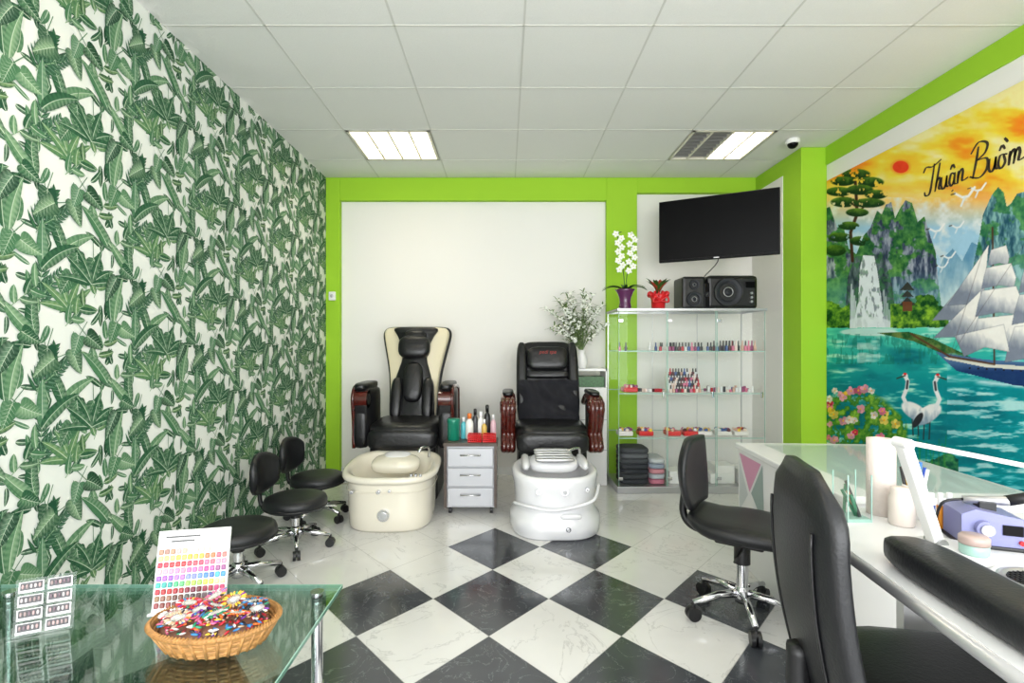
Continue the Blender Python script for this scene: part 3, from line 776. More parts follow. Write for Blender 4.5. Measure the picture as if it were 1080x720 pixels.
            b.cyl((xa-0.06, y0+0.05, zt-0.06), (xa+0.06, y0+0.05, zt-0.06), 0.045, M_WOODR)
            b.cyl((xa-0.055, y0+0.08, 0.48), (xa+0.055, y0+0.08, 0.48), 0.04, M_WOODR)
            b.box((xa, y0+0.28, 0.62), (0.05, 0.26, 0.36), M_BLKPL, bevel=0.02)
            b.tube(catmull([(xa, y0+0.1, 0.42), (xa, y0+0.25, 0.4), (xa, y0+0.42, 0.5)]), 0.028, M_WOODR, 10)
    o = b.done()
    return o, M
c1, _ = pedi_chair("pedicure_spa_chair", -0.775, 1)
c2, M2 = pedi_chair("pedicure_spa_chair", CH2X, 2)
cu = bpy.data.curves.new("embroidery", 'FONT'); cu.body = "pedi spa"; cu.size = 0.042; cu.align_x = 'CENTER'; cu.extrude = 0.001; cu.shear = 0.3
cu.materials.append(mat("red_thread", S(150, 50, 44), 0.6)); t = bpy.data.objects.new("embroidery", cu)
bpy.context.scene.collection.objects.link(t)
t.matrix_world = Matrix.Translation((CH2X, 0, 0)) @ M2 @ Matrix.Translation((0, -0.130, 0.58)) @ Matrix.Rotation(PI/2, 4, 'X'); t.parent = c2

# ------------------------------------------------------------- stools and swivel chairs
def star_base(b, R, hub_z, m, n=5, a0=0.3, wheel=0.026):
    b.lathe([(0.03, hub_z-0.03), (0.035, hub_z), (0.03, hub_z+0.03), (0.02, hub_z+0.05)], (0, 0, 0), m, 20)
    for k in range(n):
        a = a0+2*PI*k/n; c, s_ = math.cos(a), math.sin(a)
        b.tube([(0.02*c, 0.02*s_, hub_z+0.01), (0.5*R*c, 0.5*R*s_, hub_z+0.005), (R*c, R*s_, wheel*2+0.018)], [0.02, 0.016, 0.012], m, 8)
        b.cyl((R*c, R*s_, wheel*2+0.02), (R*c, R*s_, wheel+0.01), 0.008, M_BLKPL, seg=8)
        for o_ in (-0.012, 0.012):
            px, py = R*c-s_*o_, R*s_+c*o_
            b.cyl((px+s_*0.008, py-c*0.008, wheel), (px-s_*0.008, py+c*0.008, wheel), wheel, M_BLKPL, seg=16)
        b.ball((R*c, R*s_, wheel*1.4), (0.04, 0.04, wheel*1.5), M_BLKPL, nu=10, nv=6)
def stool(loc, yaw, back, a0=0.3, h=0.31):
    b = B("swivel_stool", XF(loc[0], loc[1], 0, yaw))
    star_base(b, 0.20, 0.085, M_CHROME, a0=a0)
    b.cyl((0, 0, 0.1), (0, 0, h-0.09), 0.022, M_CHROME); b.cyl((0, 0, h-0.13), (0, 0, h-0.07), 0.03, M_BLKPL)
    b.cyl((0, 0, h-0.085), (0, 0, h-0.07), 0.12, M_BLKPL, seg=28)
    b.lathe([(0.13, h-0.075), (0.165, h-0.07), (0.178, h-0.05), (0.18, h-0.03), (0.172, h-0.01), (0.15, h), (0.08, h+0.004), (0.0, h+0.005)], (0, 0, 0), M_LEATHER2, 36)
    b.tube([(0.177*math.cos(a), 0.177*math.sin(a), h-0.055) for a in np.linspace(0, 2*PI, 33)[:-1]], 0.006, M_LEATHER2, 6, closed=True)
    b.tube(catmull([(0.05, 0.03, h-0.08), (0.14, 0.1, h-0.09), (0.19, 0.14, h-0.1)]), 0.005, M_CHROME)
    if back:
        b.tube(catmull([(-0.08, 0, h-0.085), (-0.19, 0, h-0.08), (-0.225, 0, h-0.03), (-0.225, 0, h+0.1)]), 0.013, M_BLKPL)
        R = []
        for k in range(17):
            a = PI+(k/16-0.5)*1.25; f = math.sin(PI*(0.06+0.88*k/16))**0.35
            hh = 0.125*f; cx = 0.225; z = h+0.125
            ring = []
            for q in range(16):
                t = 2*PI*q/16; ct, st_ = math.cos(t), math.sin(t); qq = (abs(ct)**3+abs(st_)**3)**(1/3)
                r = cx+ct/qq*0.022; ring.append((r*math.cos(a), r*math.sin(a), z+st_/qq*hh))
            R.append(ring)
        b.rings(R, M_LEATHER2)
    b.done()
stool((-1.325, 2.54), 10, False, 0.5)
stool((-1.245, 3.04), -6, True, 0.2)
stool((-1.30, 3.55), -8, True, 0.9)

def swivel_chair(loc, yaw):
    b = B("office_swivel_chair", XF(loc[0], loc[1], 0, yaw)); h = 0.44
    star_base(b, 0.225, 0.10, M_CHROME, a0=0.1, wheel=0.03)
    b.cyl((0, 0, 0.12), (0, 0, h-0.14), 0.025, M_CHROME); b.cyl((0, 0, h-0.2), (0, 0, h-0.09), 0.034, M_BLKPL)
    b.box((0, 0, h-0.095), (0.2, 0.16, 0.03), M_BLKPL, bevel=0.01)
    R = []
    for k in range(13):
        x = -0.2+0.42*k/12; f = math.sin(PI*(0.08+0.84*k/12))**0.3
        zc = h-0.05+0.035*(max(0, -x-0.08)/0.12)**2-0.03*(max(0, x-0.12)/0.1)**2
        ring = []
        for q in range(20):
            t = 2*PI*q/20; ct, st_ = math.cos(t), math.sin(t); qq = (abs(ct)**3+abs(st_)**3)**(1/3)
            yv = ct/qq*0.205*f; ring.append((x, yv, zc+st_/qq*0.045*f+0.018*(yv/0.2)**2))
        R.append(ring)
    b.rings(R, M_LEATHER2)
    b.tube(catmull([(-0.06, 0, h-0.09), (-0.2, 0, h-0.085), (-0.255, 0, h-0.03), (-0.25, 0, h+0.08), (-0.25, 0, h+0.2)]), 0.018, M_BLKPL)
    R = []
    for k in range(15):
        t = k/14; z = h+0.03+0.30*t; w = 0.185*math.sin(PI*(0.15+0.73*t))**0.45; x0 = -0.205-0.035*math.sin(PI*t*0.9)
        ring = []
        for q in range(24):
            a = 2*PI*q/24; ct, st_ = math.cos(a), math.sin(a); qq = (abs(ct)**3+abs(st_)**3)**(1/3)
            yv = ct/qq*w; ring.append((x0+st_/qq*0.024*min(1, w/0.12)+1.1*yv*yv, yv, z))
        R.append(ring)
    b.rings(R, M_LEATHER2)
    b.tube([(0.02, -0.1, h-0.1), (0.02, -0.24, h-0.11)], 0.006, M_BLKPL)
    b.done()
swivel_chair((1.045, 2.26), -36)

# executive chair close to the camera
b = B("executive_office_chair", XF(0.93, 1.05, 0, -12))
star_base(b, 0.26, 0.11, M_CHROME, a0=0.6, wheel=0.03)
b.cyl((0, 0, 0.12), (0, 0, 0.36), 0.028, M_BLKPL); b.box((0, 0, 0.375), (0.24, 0.22, 0.04), M_BLKPL, bevel=0.01)
b.pillow((0.0, 0, 0.455), (0.48, 0.46, 0.12), M_LEATHER2, n=4.5)
b.pillow((0.0, 0, 0.50), (0.40, 0.38, 0.06), M_LEATHER2, n=4)
R = []
for k in range(21):
    t = k/20; z = 0.40+0.54*t
    w = (0.185+0.03*(1-t))*(1 if t < 0.8 else math.cos((t-0.8)/0.2*PI/2*0.86)**0.5)
    x0 = -0.235-0.07*t-0.02*math.sin(PI*t*1.1)+0.03*max(0, t-0.75)
    th = 0.026*(1 if t < 0.92 else 0.6)
    ring = []
    for q in range(32):
        a = 2*PI*q/32; ct, st_ = math.cos(a), math.sin(a); qq = (abs(ct)**4+abs(st_)**4)**0.25
        yv = ct/qq*w+0.02; ring.append((x0+st_/qq*th+0.6*yv*yv, yv, z))
    R.append(ring)
b.rings(R, M_LEATHER2)
for sgn in (-1, 1):
    pts = []
    for k in range(17):
        t = k/20; z = 0.40+0.54*t; x0 = -0.235-0.07*t-0.02*math.sin(PI*t*1.1)+0.03*max(0, t-0.75)
        yy_ = sgn*0.14+0.02; pts.append((x0+0.6*yy_**2-0.027, yy_, z))
    b.tube(pts, 0.0035, M_LEATHER, 6)
b.tube(catmull([(0, 0, 0.37), (-0.2, 0, 0.36), (-0.29, 0, 0.4), (-0.3, 0, 0.55)]), 0.025, M_BLKPL)
b.done()

# ------------------------------------------------------------- drawer trolley and its bottles
b = B("drawer_cabinet")
x0, x1, y0, y1 = -0.435, -0.06, 3.62, 3.84
b.bx(x0, x1, y0+0.02, y1, 0.05, 0.485, M_DRAWER); b.box(((x0+x1)/2, (y0+y1)/2, 0.497), (x1-x0+0.01, y1-y0+0.01, 0.024), M_DARKWOOD, bevel=0.004)
b.bx(x0, x0+0.02, y0, y0+0.03, 0.05, 0.485, M_DARKWOOD); b.bx(x1-0.02, x1, y0, y0+0.03, 0.05, 0.485, M_DARKWOOD)
for (za, zb) in ((0.06, 0.19), (0.2, 0.33), (0.34, 0.47)):
    b.box(((x0+x1)/2, y0+0.01, (za+zb)/2), (x1-x0-0.05, 0.02, zb-za), M_DRAWER, bevel=0.005)
    zc = (za+zb)/2+0.02
    b.tube([((x0+x1)/2-0.07, y0, zc), ((x0+x1)/2-0.07, y0-0.022, zc), ((x0+x1)/2+0.07, y0-0.022, zc), ((x0+x1)/2+0.07, y0, zc)], 0.005, M_CHROME)
for x in (x0+0.04, x1-0.04):
    for y in (y0+0.05, y1-0.05): b.cyl((x-0.01, y, 0.025), (x+0.01, y, 0.025), 0.025, M_BLKPL); b.cyl((x, y, 0.03), (x, y, 0.055), 0.008, M_CHROME)
b.done()
def bottle(b, x, y, z, r, h, col, cap, neck=0.45, m=None):
    b.lathe([(r*0.9, 0), (r, h*0.03), (r, h*0.6), (r*0.85, h*0.7), (r*neck, h*0.76), (r*neck, h*0.8)], (x, y, z), m or M_VC, 16, col=col)
    b.lathe([(r*neck*1.2, h*0.79), (r*neck*1.2, h*0.97), (r*neck*0.8, h)], (x, y, z), M_VC, 14, col=cap)
b = B("teal_jar"); b.lathe([(0.040, 0), (0.044, 0.005), (0.044, 0.12), (0.047, 0.125), (0.047, 0.15), (0.042, 0.158), (0, 0.158)], (-0.378, 3.74, 0.509), M_TEAL); b.done()
b = B("bottles_group")
for (x, y, r, h, c, cp) in ((-0.265, 3.78, 0.03, 0.19, S(235, 235, 230), S(230, 120, 40)), (-0.225, 3.81, 0.022, 0.22, S(60, 60, 64), S(20, 20, 20)),
        (-0.182, 3.80, 0.024, 0.20, S(240, 240, 240), S(250, 250, 250)), (-0.135, 3.805, 0.024, 0.25, S(24, 24, 26), S(20, 20, 20)),
        (-0.09, 3.79, 0.022, 0.18, S(220, 180, 190), S(230, 230, 230)), (-0.31, 3.80, 0.022, 0.16, S(90, 190, 200), S(240, 240, 240)), (-0.155, 3.755, 0.020, 0.15, S(215, 180, 90), S(240, 240, 240))):
    bottle(b, x, y, 0.509, r, h, c, cp)
b.done()
b = B("red_basket")
for xc in (-0.22, -0.115):
    for zz in (0.0, 0.015, 0.03, 0.045):
        b.tube([(xc+sx*0.046, 3.68+sy*0.035, 0.515+zz) for sx, sy in ((-1, -1), (1, -1), (1, 1), (-1, 1))], 0.005, M_RED, 6, closed=True)
    for k in range(8):
        for sy in (-1, 1): b.cyl((xc-0.046+k*0.092/7, 3.68+sy*0.035, 0.51), (xc-0.046+k*0.092/7, 3.68+sy*0.035, 0.565), 0.003, M_RED, seg=6)
    b.bx(xc-0.046, xc+0.046, 3.645, 3.715, 0.509, 0.514, M_RED)
b.done()

# ------------------------------------------------------------- glass display cabinet
cx0, cx1, cy0_, cy1_, ch = 0.915, 2.11, 4.15, 4.58, 1.5
b = B("glass_display_cabinet")
b.bx(cx0-0.01, cx1+0.01, cy0_-0.01, cy1_+0.01, 0.0, 0.055, M_SILVER, 0.004)
for (a0, a1, c0, c1) in ((cx0-.01, cx1+.01, cy0_-.01, cy0_+.015), (cx0-.01, cx1+.01, cy1_-.015, cy1_+.01), (cx0-.01, cx0+.012, cy0_, cy1_), (cx1-.012, cx1+.01, cy0_, cy1_)):
    b.bx(a0, a1, c0, c1, ch-0.02, ch-0.002, M_SILVER)
b.bx(cx0-0.01, cx1+0.01, cy0_-0.01, cy1_+0.01, ch-0.002, ch, M_GLASSD)
zt_ = ch-0.02
b.pane((cx0, cy0_, 0.055), (cx0, cy1_, zt_), M_GLASS); b.pane((cx1, cy0_, 0.055), (cx1, cy1_, zt_), M_GLASS)
b.pane((cx0, cy1_, 0.055), (cx1, cy1_, zt_), M_GLASS)
w3 = (cx1-cx0)/3
for k in range(3):
    b.pane((cx0+k*w3+0.006, cy0_, 0.06), (cx0+(k+1)*w3-0.006, cy0_, ch-0.025), M_GLASS)
    for xx in (cx0+k*w3+0.004, cx0+(k+1)*w3-0.007): b.bx(xx, xx+0.003, cy0_-0.001, cy0_+0.006, 0.06, ch-0.025, M_GLEDGE)
    if k:
        b.bx(cx0+k*w3-0.002, cx0+k*w3+0.002, cy0_+0.012, cy0_+0.016, 0.055, zt_, M_GLEDGE); b.bx(cx0+k*w3-0.002, cx0+k*w3+0.002, cy1_-0.010, cy1_-0.004, 0.055, zt_, M_SILVER)
    b.box((cx0+(k+1)*w3-0.035, cy0_-0.008, 0.8), (0.012, 0.02, 0.05), M_CHROME, bevel=0.003)
    for z in (0.12, ch-0.1): b.box((cx0+k*w3+0.02, cy0_-0.003, z), (0.035, 0.012, 0.025), M_CHROME, bevel=0.002)
shelves = (0.447, 0.81, 1.154)
for z in shelves:
    b.pane((cx0+0.006, cy0_+0.02, z-0.001), (cx1-0.006, cy1_-0.01, z-0.001), M_GLASS); b.bx(cx0+0.006, cx1-0.006, cy0_+0.016, cy0_+0.02, z-0.007, z, M_GLEDGE); b.bx(cx0+0.006, cx1-0.006, cy1_-0.012, cy1_-0.008, z-0.007, z, M_GLEDGE)
b.bx(cx0-0.002, cx0+0.006, cy1_-0.01, cy1_, 0.05, zt_, M_SILVER); b.bx(cx1-0.006, cx1+0.002, cy1_-0.01, cy1_, 0.05, zt_, M_SILVER)
b.done()
b = B("nail_polish_bottles")
pal = [S(190, 30, 50), S(40, 40, 46), S(220, 120, 150), S(240, 220, 210), S(150, 60, 110), S(90, 30, 40), S(210, 170, 150), S(60, 90, 150), S(230, 230, 230)]
def polish(x, y, z, h=0.075):
    c = rnd.choice(pal); b.cyl((x, y, z), (x, y, z+h*0.5), 0.0115, M_VC, seg=10, col=c); b.cyl((x, y, z+h*0.5), (x, y, z+h), 0.0065, M_VC, r1=0.005, seg=8, col=S(18, 18, 20) if rnd.random() < .65 else c)
for row in range(2):
    for k in range(44):
        x = 0.95+k*0.0262
        if abs((x-cx0) % w3) < 0.018 or x > 2.09: continue
        if (1.02 < x < 1.28 and rnd.random() < 0.85) or rnd.random() < 0.22+0.2*row: continue
        polish(x, 4.26+0.13*row, shelves[2], 0.07 if x < 1.78 else 0.085)
for i in range(11):
    for j in range(4):
        x = 1.37+i*0.024; y = 4.24+j*0.03; z = shelves[1]+j*0.045
        polish(x, y, z, 0.06)
for j in range(1, 4): b.bx(1.355, 1.63, 4.225+j*0.03, 4.255+j*0.03, shelves[1], shelves[1]+j*0.045, M_WHITEPL)
for k in range(15):
    x = 1.70+k*0.026; z = shelves[1]
    for y in (4.28, 4.36): b.cyl((x, y, z), (x, y, z+rnd.uniform(0.02, 0.05)), 0.011, M_VC, seg=8, col=rnd.choice(pal+[S(235, 235, 235)]*10))
for k in range(12):
    x = 0.96+k*0.03; z = shelves[1]
    if x < 1.12: continue
    b.box((x, 4.3+rnd.uniform(-.03, .03), z+0.014), (0.03, 0.04, 0.028), M_VC, rot=(0, 0, rnd.random()), col=rnd.choice(pal))
b.done()
b = B("red_tray")
for (x, z, c) in ((1.0, shelves[1], 0), (0.96, shelves[0], 1), (1.13, shelves[0], 0), (1.36, shelves[0], 2), (1.50, shelves[0], 0), (1.62, shelves[0], 1), (1.78, shelves[0], 1), (1.92, shelves[0], 1)):
    col = (S(205, 30, 34), S(230, 225, 220), S(220, 60, 60))[c]
    b.box((x+0.04, 4.3, z+0.02), (0.12, 0.12, 0.04), M_VC, bevel=0.01, col=col)
    for q in range(12): b.ball((x+0.04+rnd.uniform(-.05, .05), 4.3+rnd.uniform(-.05, .05), z+0.048), (0.035, 0.03, 0.03), M_VC, col=rnd.choice(pal+[S(60, 150, 90), S(240, 200, 60)]), nu=8, nv=6)
b.done()
b = B("folded_towels")
for st, w_, cols_ in ((1.07, 0.24, [(52, 54, 60), (60, 62, 66), (48, 50, 56), (56, 58, 64), (70, 72, 76), (96, 98, 102), (70, 72, 76)]), (1.255, 0.13, [(196, 120, 140), (180, 185, 192), (205, 140, 150), (150, 160, 176), (190, 195, 198)])):
    for k, c in enumerate(cols_): b.pillow((st, 4.33, 0.077+k*0.042), (w_, 0.26, 0.046), M_VCM, n=5, col=S(*c))
b.done()
b = B("white_boxes")
for (x, w, z0, h_) in ((1.42, 0.12, 0.055, 0.1), (1.56, 0.1, 0.055, 0.13), (1.80, 0.2, 0.055, 0.08), (1.98, 0.1, 0.055, 0.12), (1.82, 0.16, 0.135, 0.07)):
    b.box((x, 4.33, z0+h_/2), (w, 0.18, h_), M_WHITEPL, bevel=0.004)
b.done()

# items on top of the display cabinet
def blade(b, p0, az, L, w, m, rise=0.5, droop=0.8, n=8, col=None):
    vs = []; fs = []; x, y, z = p0; el = rise
    for k in range(n+1):
        t = k/n; ww = w*math.sin(PI*(0.08+0.9*t))**0.7
        nx, ny = -math.sin(az), math.cos(az)
        vs += [(x+nx*ww, y+ny*ww, z+0.15*ww), (x, y, z-0.1*ww), (x-nx*ww, y-ny*ww, z+0.15*ww)]
        x += math.cos(az)*math.cos(el)*L/n; y += math.sin(az)*math.cos(el)*L/n; z += math.sin(el)*L/n; el -= droop/n*2
    for k in range(n):
        o = 3*k; fs += [(o, o+1, o+4, o+3), (o+1, o+2, o+5, o+4)]
    b.emit(vs, fs, m, True, col)
M_PURPLE = mat("purple_glaze", S(92, 40, 84), 0.25, coat=0.4)
M_PETAL = mat("white_petal", S(240, 242, 232), 0.5)
b = B("potted_orchid")
ox, oy, oz = 1.01, 4.32, ch
b.lathe([(0.045, 0), (0.05, 0.005), (0.052, 0.03), (0.045, 0.06), (0.05, 0.1), (0.07, 0.15), (0.085, 0.17), (0.08, 0.172), (0.06, 0.14), (0.0, 0.13)], (ox, oy, oz), M_PURPLE)
for k, az in enumerate((0.2, 1.3, 2.6, 3.3, 4.4, 5.4)): blade(b, (ox, oy, oz+0.15), az, 0.22, 0.026, M_LEAF, 0.7, 0.7)
for (dx, dz, ph) in ((-0.065, 0.64, 0.3), (0.05, 0.63, 2.0)):
    st = catmull([(ox, oy, oz+0.14), (ox+dx*0.3, oy-0.02, oz+0.32), (ox+dx*0.8, oy-0.03, oz+dz-0.16), (ox+dx*1.1, oy-0.05, oz+dz-0.02), (ox+dx*0.7, oy-0.07, oz+dz)], 8)
    b.tube(st, 0.0035, M_LEAF, 6)
    for k in range(9):
        zz = oz+dz-0.31+0.037*k; xx = ox+dx*(0.75+0.3*k/9)+(0.018 if k % 2 else -0.02)+rnd.uniform(-.008, .008)
        p = Vector((xx, oy-0.06, zz))
        for q in range(5):
            a = 2*PI*q/5+ph+k; b.ball((p.x+math.cos(a)*0.015, p.y-0.003, p.z+math.sin(a)*0.015), (0.030, 0.008, 0.022), M_PETAL, rot=(0, -a, 0), nu=10, nv=6)
        b.ball((p.x, p.y-0.01, p.z), (0.009, 0.009, 0.009), M_VC, col=S(210, 190, 110), nu=6, nv=4)
b.done()
b = B("potted_red_plant")
ox = 1.29
b.lathe([(0.045, 0), (0.055, 0.01), (0.06, 0.09), (0.085, 0.125), (0.08, 0.128), (0.05, 0.1), (0, 0.1)], (ox, oy, oz), M_RED, 24)
for k in range(14):
    a = 2*PI*k/14; b.pillow((ox+0.07*math.cos(a), oy+0.07*math.sin(a), oz+0.125+0.01*(k % 2)), (0.045, 0.02, 0.04), M_RED, rot=(0, 0.6, a), n=2.5, nu=10, nv=8)
for sx in (-1, 1):
    b.tube(catmull([(ox, oy-0.065, oz+0.07), (ox+sx*0.05, oy-0.08, oz+0.1), (ox+sx*0.06, oy-0.075, oz+0.06), (ox, oy-0.065, oz+0.07)]), 0.008, M_RED, 6)
brm = mat("bract_red", S(170, 50, 36), 0.5)
for k in range(26):
    az = k*2.4; blade(b, (ox, oy, oz+0.12), az, 0.14+0.06*rnd.random(), 0.018, M_LEAF if k % 3 else brm, 1.3, 0.45)
b.done()
b = B("stereo_speaker_set")
M_CONE = mat("speaker_cone", S(34, 36, 42), 0.6)
def cone(b, x, y, z, r):
    R = Matrix.Translation((x, y, z)) @ Matrix.Rotation(PI/2, 4, 'X')
    b.lathe([(r*1.12, -0.005), (r*1.12, 0.012), (r, 0.016), (r*0.92, 0.008), (r*0.8, 0.012), (r*0.75, 0.0), (r*0.3, -0.012), (r*0.28, 0.0), (r*0.1, 0.006), (0, 0.007)], (0, 0, 0), M_CONE, 28, M=R)
    b.tube([(r*1.1*math.cos(a), r*1.1*math.sin(a), 0.014) for a in np.linspace(0, 2*PI, 33)[:-1]], r*0.04, M_BLKPL, 6, closed=True, M=R)
    b.tube([(r*0.36*math.cos(a), r*0.36*math.sin(a), 0.004) for a in np.linspace(0, 2*PI, 25)[:-1]], r*0.03, M_SILVER, 6, closed=True, M=R)
z = ch
b.box((1.56, 4.35, z+0.135), (0.19, 0.24, 0.27), M_BLKPL, bevel=0.02); cone(b, 1.56, 4.228, z+0.08, 0.055); cone(b, 1.56, 4.228, z+0.2, 0.036)
b.box((1.88, 4.36, z+0.14), (0.42, 0.26, 0.28), M_BLKPL, bevel=0.03); cone(b, 1.84, 4.228, z+0.14, 0.105)
b.box((2.02, 4.226, z+0.2), (0.08, 0.01, 0.05), M_BLKGL, bevel=0.003)
for k in range(3): b.cyl((2.03, 4.23, z+0.06+k*0.035), (2.03, 4.215, z+0.06+k*0.035), 0.01, M_SILVER)
b.box((1.665, 4.33, z+0.11), (0.05, 0.2, 0.22), M_BLKGL, bevel=0.01); cone(b, 1.665, 4.228, z+0.12, 0.018)
b.done()

# television on a swing arm
TVc = Vector(((1.278+2.06)/2, (4.26+3.84)/2, 2.138)); ang = math.atan2(3.84-4.26, 2.06-1.278)
T = Matrix.Translation(TVc) @ Matrix.Rotation(ang, 4, 'Z')
b = B("television", T)
b.box((0, 0.02, 0), (0.89, 0.035, 0.505), M_TVBODY, bevel=0.006); b.box((0, 0.0, 0.004), (0.868, 0.006, 0.478), M_BLKGL)
b.box((0, 0.055, -0.02), (0.5, 0.05, 0.3), M_TVBODY, bevel=0.015); b.box((0, -0.002, -0.243), (0.04, 0.006, 0.008), M_SILVER)
b.done()
b = B("tv_wall_mount", T)
b.box((0, 0.092, 0), (0.22, 0.02, 0.22), M_BLKPL)
b.T = Matrix.Identity(4)
e = T @ Vector((0, 0.11, 0))
b.tube([e, (e.x+0.12, e.y+0.16, e.z), (2.0, YB+0.03, e.z)], 0.02, M_BLKPL, 8); b.box((2.0, YB+0.045, e.z), (0.12, 0.028, 0.25), M_BLKPL)
b.tube(catmull([(e.x, e.y, e.z-0.1), (e.x+.02, e.y+.05, e.z-0.25), (1.75, 4.55, 1.78), (1.85, 4.66, 1.7), (1.88, 4.74, 1.55)]), 0.004, M_BLKPL, 6)
b.done()

# slim stand with flower spray between chair and cabinet
b = B("slim_white_stand")
b.bx(0.61, 0.87, 4.38, 4.66, 0.0, 0.84, M_WHITEPL, 0.006); b.bx(0.61, 0.87, 4.38, 4.66, 0.98, 1.0, M_WHITEPL)
b.bx(0.61, 0.622, 4.38, 4.66, 0.84, 1.0, M_WHITEPL); b.bx(0.858, 0.87, 4.38, 4.66, 0.84, 1.0, M_WHITEPL)
b.bx(0.63, 0.85, 4.40, 4.6, 0.842, 0.93, mat("green_box", S(70, 120, 70), 0.4, mottled=0.5, bscale=60))
for z in (0.3, 0.56): b.bx(0.61, 0.87, 4.376, 4.38, z, z+0.006, M_SILVER)
b.done()
b = B("flower_arrangement")
fx, fy, fz = 0.67, 4.5, 1.0
b.lathe([(0.04, 0), (0.045, 0.01), (0.05, 0.08), (0.03, 0.13), (0.035, 0.16), (0.0, 0.155)], (fx, fy, fz), M_WHITEPL)
M_SAGE = mat("sage_leaf", S(126, 152, 92), 0.6, mottled=0.35)
for k in range(46):
    az = rnd.uniform(0, 2*PI); sp = rnd.uniform(0.06, 0.28); hh = rnd.uniform(0.22, 0.60)-sp*0.5
    dy = math.sin(az)*sp*0.35; dx = math.cos(az)*sp-0.05
    p = catmull([(fx, fy, fz+0.14), (fx+dx*0.4, fy+dy*0.4, fz+0.14+hh*0.6), (fx+dx, fy+dy, fz+0.14+hh)], 6)
    b.tube(p, 0.002, M_SAGE, 5)
    for q in p[4:]:
        for r_ in range(2):
            a = rnd.uniform(0, 2*PI); blade(b, (q.x, q.y, q.z), a, 0.06, 0.007, M_SAGE, rnd.uniform(-0.2, 1.0), 0.4, 3)
    for q in p[7:]:
        if rnd.random() < 0.55:
            for r_ in range(3): b.ball((q.x+rnd.uniform(-.015, .015), q.y-0.015, q.z+rnd.uniform(-.01, .015)), (0.021, 0.014, 0.017), M_PETAL, nu=6, nv=4)
b.done()

# ------------------------------------------------------------- white desks on the right
b = B("reception_desk", XF(1.31, 2.88, 0, -4))
b.box((0.35, -0.5, 0.635), (0.72, 1.04, 0.03), M_DESK, bevel=0.006)
b.box((0.015, -0.5, 0.31), (0.03, 1.0, 0.62), M_DESK, bevel=0.003); b.box((0.35, -0.02, 0.31), (0.64, 0.03, 0.62), M_DESK, bevel=0.003)
b.box((0.52, -0.5, 0.31), (0.3, 0.9, 0.62), M_DESK, bevel=0.005); b.box((0.35, -0.98, 0.31), (0.64, 0.03, 0.62), M_DESK)
b.box((0.4, -0.5, 0.654), (0.56, 0.9, 0.006), M_GLASSD)
def tri(pts, col): b.emit([(-0.0015, y, z) for y, z in pts], [tuple(range(len(pts)))], M_VCM, False, col)
tri([(-0.02, 0.6), (-0.30, 0.6), (-0.16, 0.42)], S(205, 150, 175)); tri([(-0.32, 0.6), (-0.18, 0.42), (-0.34, 0.3)], S(150, 165, 160)); tri([(-0.02, 0.56), (-0.14, 0.40), (-0.02, 0.28)], S(190, 195, 195))
b.done()

b = B("manicure_desk", Matrix.Translation((0.775, 1.3, 0)) @ Matrix.Rotation(math.radians(-6), 4, 'Z') @ Matrix.Translation((-0.775, -1.3, 0)))
ol = []
X0, X1, Ya, Yb = 0.775, 1.5, 0.25, 1.44
r_ = 0.13
ol += [(X0, Ya), (X1, Ya), (X1, Yb)]
for k in range(9):
    a = PI/2+PI/2*k/8; ol.append((X0+r_+r_*math.cos(a), Yb-r_+r_*math.sin(a)))
def plate(ol, z0, z1, m):
    n = len(ol); vs = [(x, y, z0) for x, y in ol]+[(x, y, z1) for x, y in ol]
    b.emit(vs, [tuple(range(n)), tuple(range(n, 2*n))]+[(i, (i+1) % n, n+(i+1) % n, n+i) for i in range(n)], m, False)
plate(ol, 0.722, 0.75, M_DESK)
n = len(ol); pth = [(x, y, 0.736) for x, y in ol[2:]]+[(X0, Ya, 0.736)]
b.tube(pth, 0.0135, M_SILVER, 10)
b.bx(1.22, 1.25, 0.3, 1.36, 0.0, 0.722, M_DESK); b.bx(1.02, 1.46, 1.34, 1.37, 0.0, 0.722, M_DESK)
b.bx(1.25, 1.46, 0.75, 1.34, 0.05, 0.722, M_DESK, 0.004)
b.done()
DZ = 0.75
b = B("manicure_arm_cushion"); b.pillow((0.80, 0.85, DZ+0.032), (0.10, 0.46, 0.064), M_LEATHER2, n=4, rot=(0, 0, -0.10), nu=36); b.done()
b = B("paper_towel_roll"); b.lathe([(0.033, 0), (0.033, 0.20), (0.02, 0.202), (0.012, 0.202), (0.012, 0.1), (0, 0.1)], (1.005, 1.37, DZ), mat("paper_roll", S(226, 214, 206), 0.9, bump=0.2, bscale=100)); b.done()
b = B("cream_cylinder_jar"); b.lathe([(0.026, 0), (0.028, 0.005), (0.028, 0.07), (0.024, 0.075), (0.024, 0.092), (0.0, 0.094)], (0.995, 1.285, DZ), mat("cream_jar", S(228, 216, 206), 0.3)); b.done()
b = B("glass_brush_holder")
gx0, gy0 = 0.90, 1.33
for (a0, a1, c0, c1) in ((-.03, .03, -.03, -.03), (-.03, .03, .03, .03), (-.03, -.03, -.03, .03), (.03, .03, -.03, .03)):
    b.pane((gx0+a0, gy0+c0, DZ), (gx0+a1, gy0+c1, DZ+0.12), M_GLASS)
for sx in (-1, 1):
    for sy in (-1, 1): b.bx(gx0+sx*.03-.0012, gx0+sx*.03+.0012, gy0+sy*.03-.0012, gy0+sy*.03+.0012, DZ, DZ+0.12, M_GLEDGE)
b.bx(gx0-.03, gx0+.03, gy0-.03, gy0+.03, DZ, DZ+0.008, M_GLEDGE)
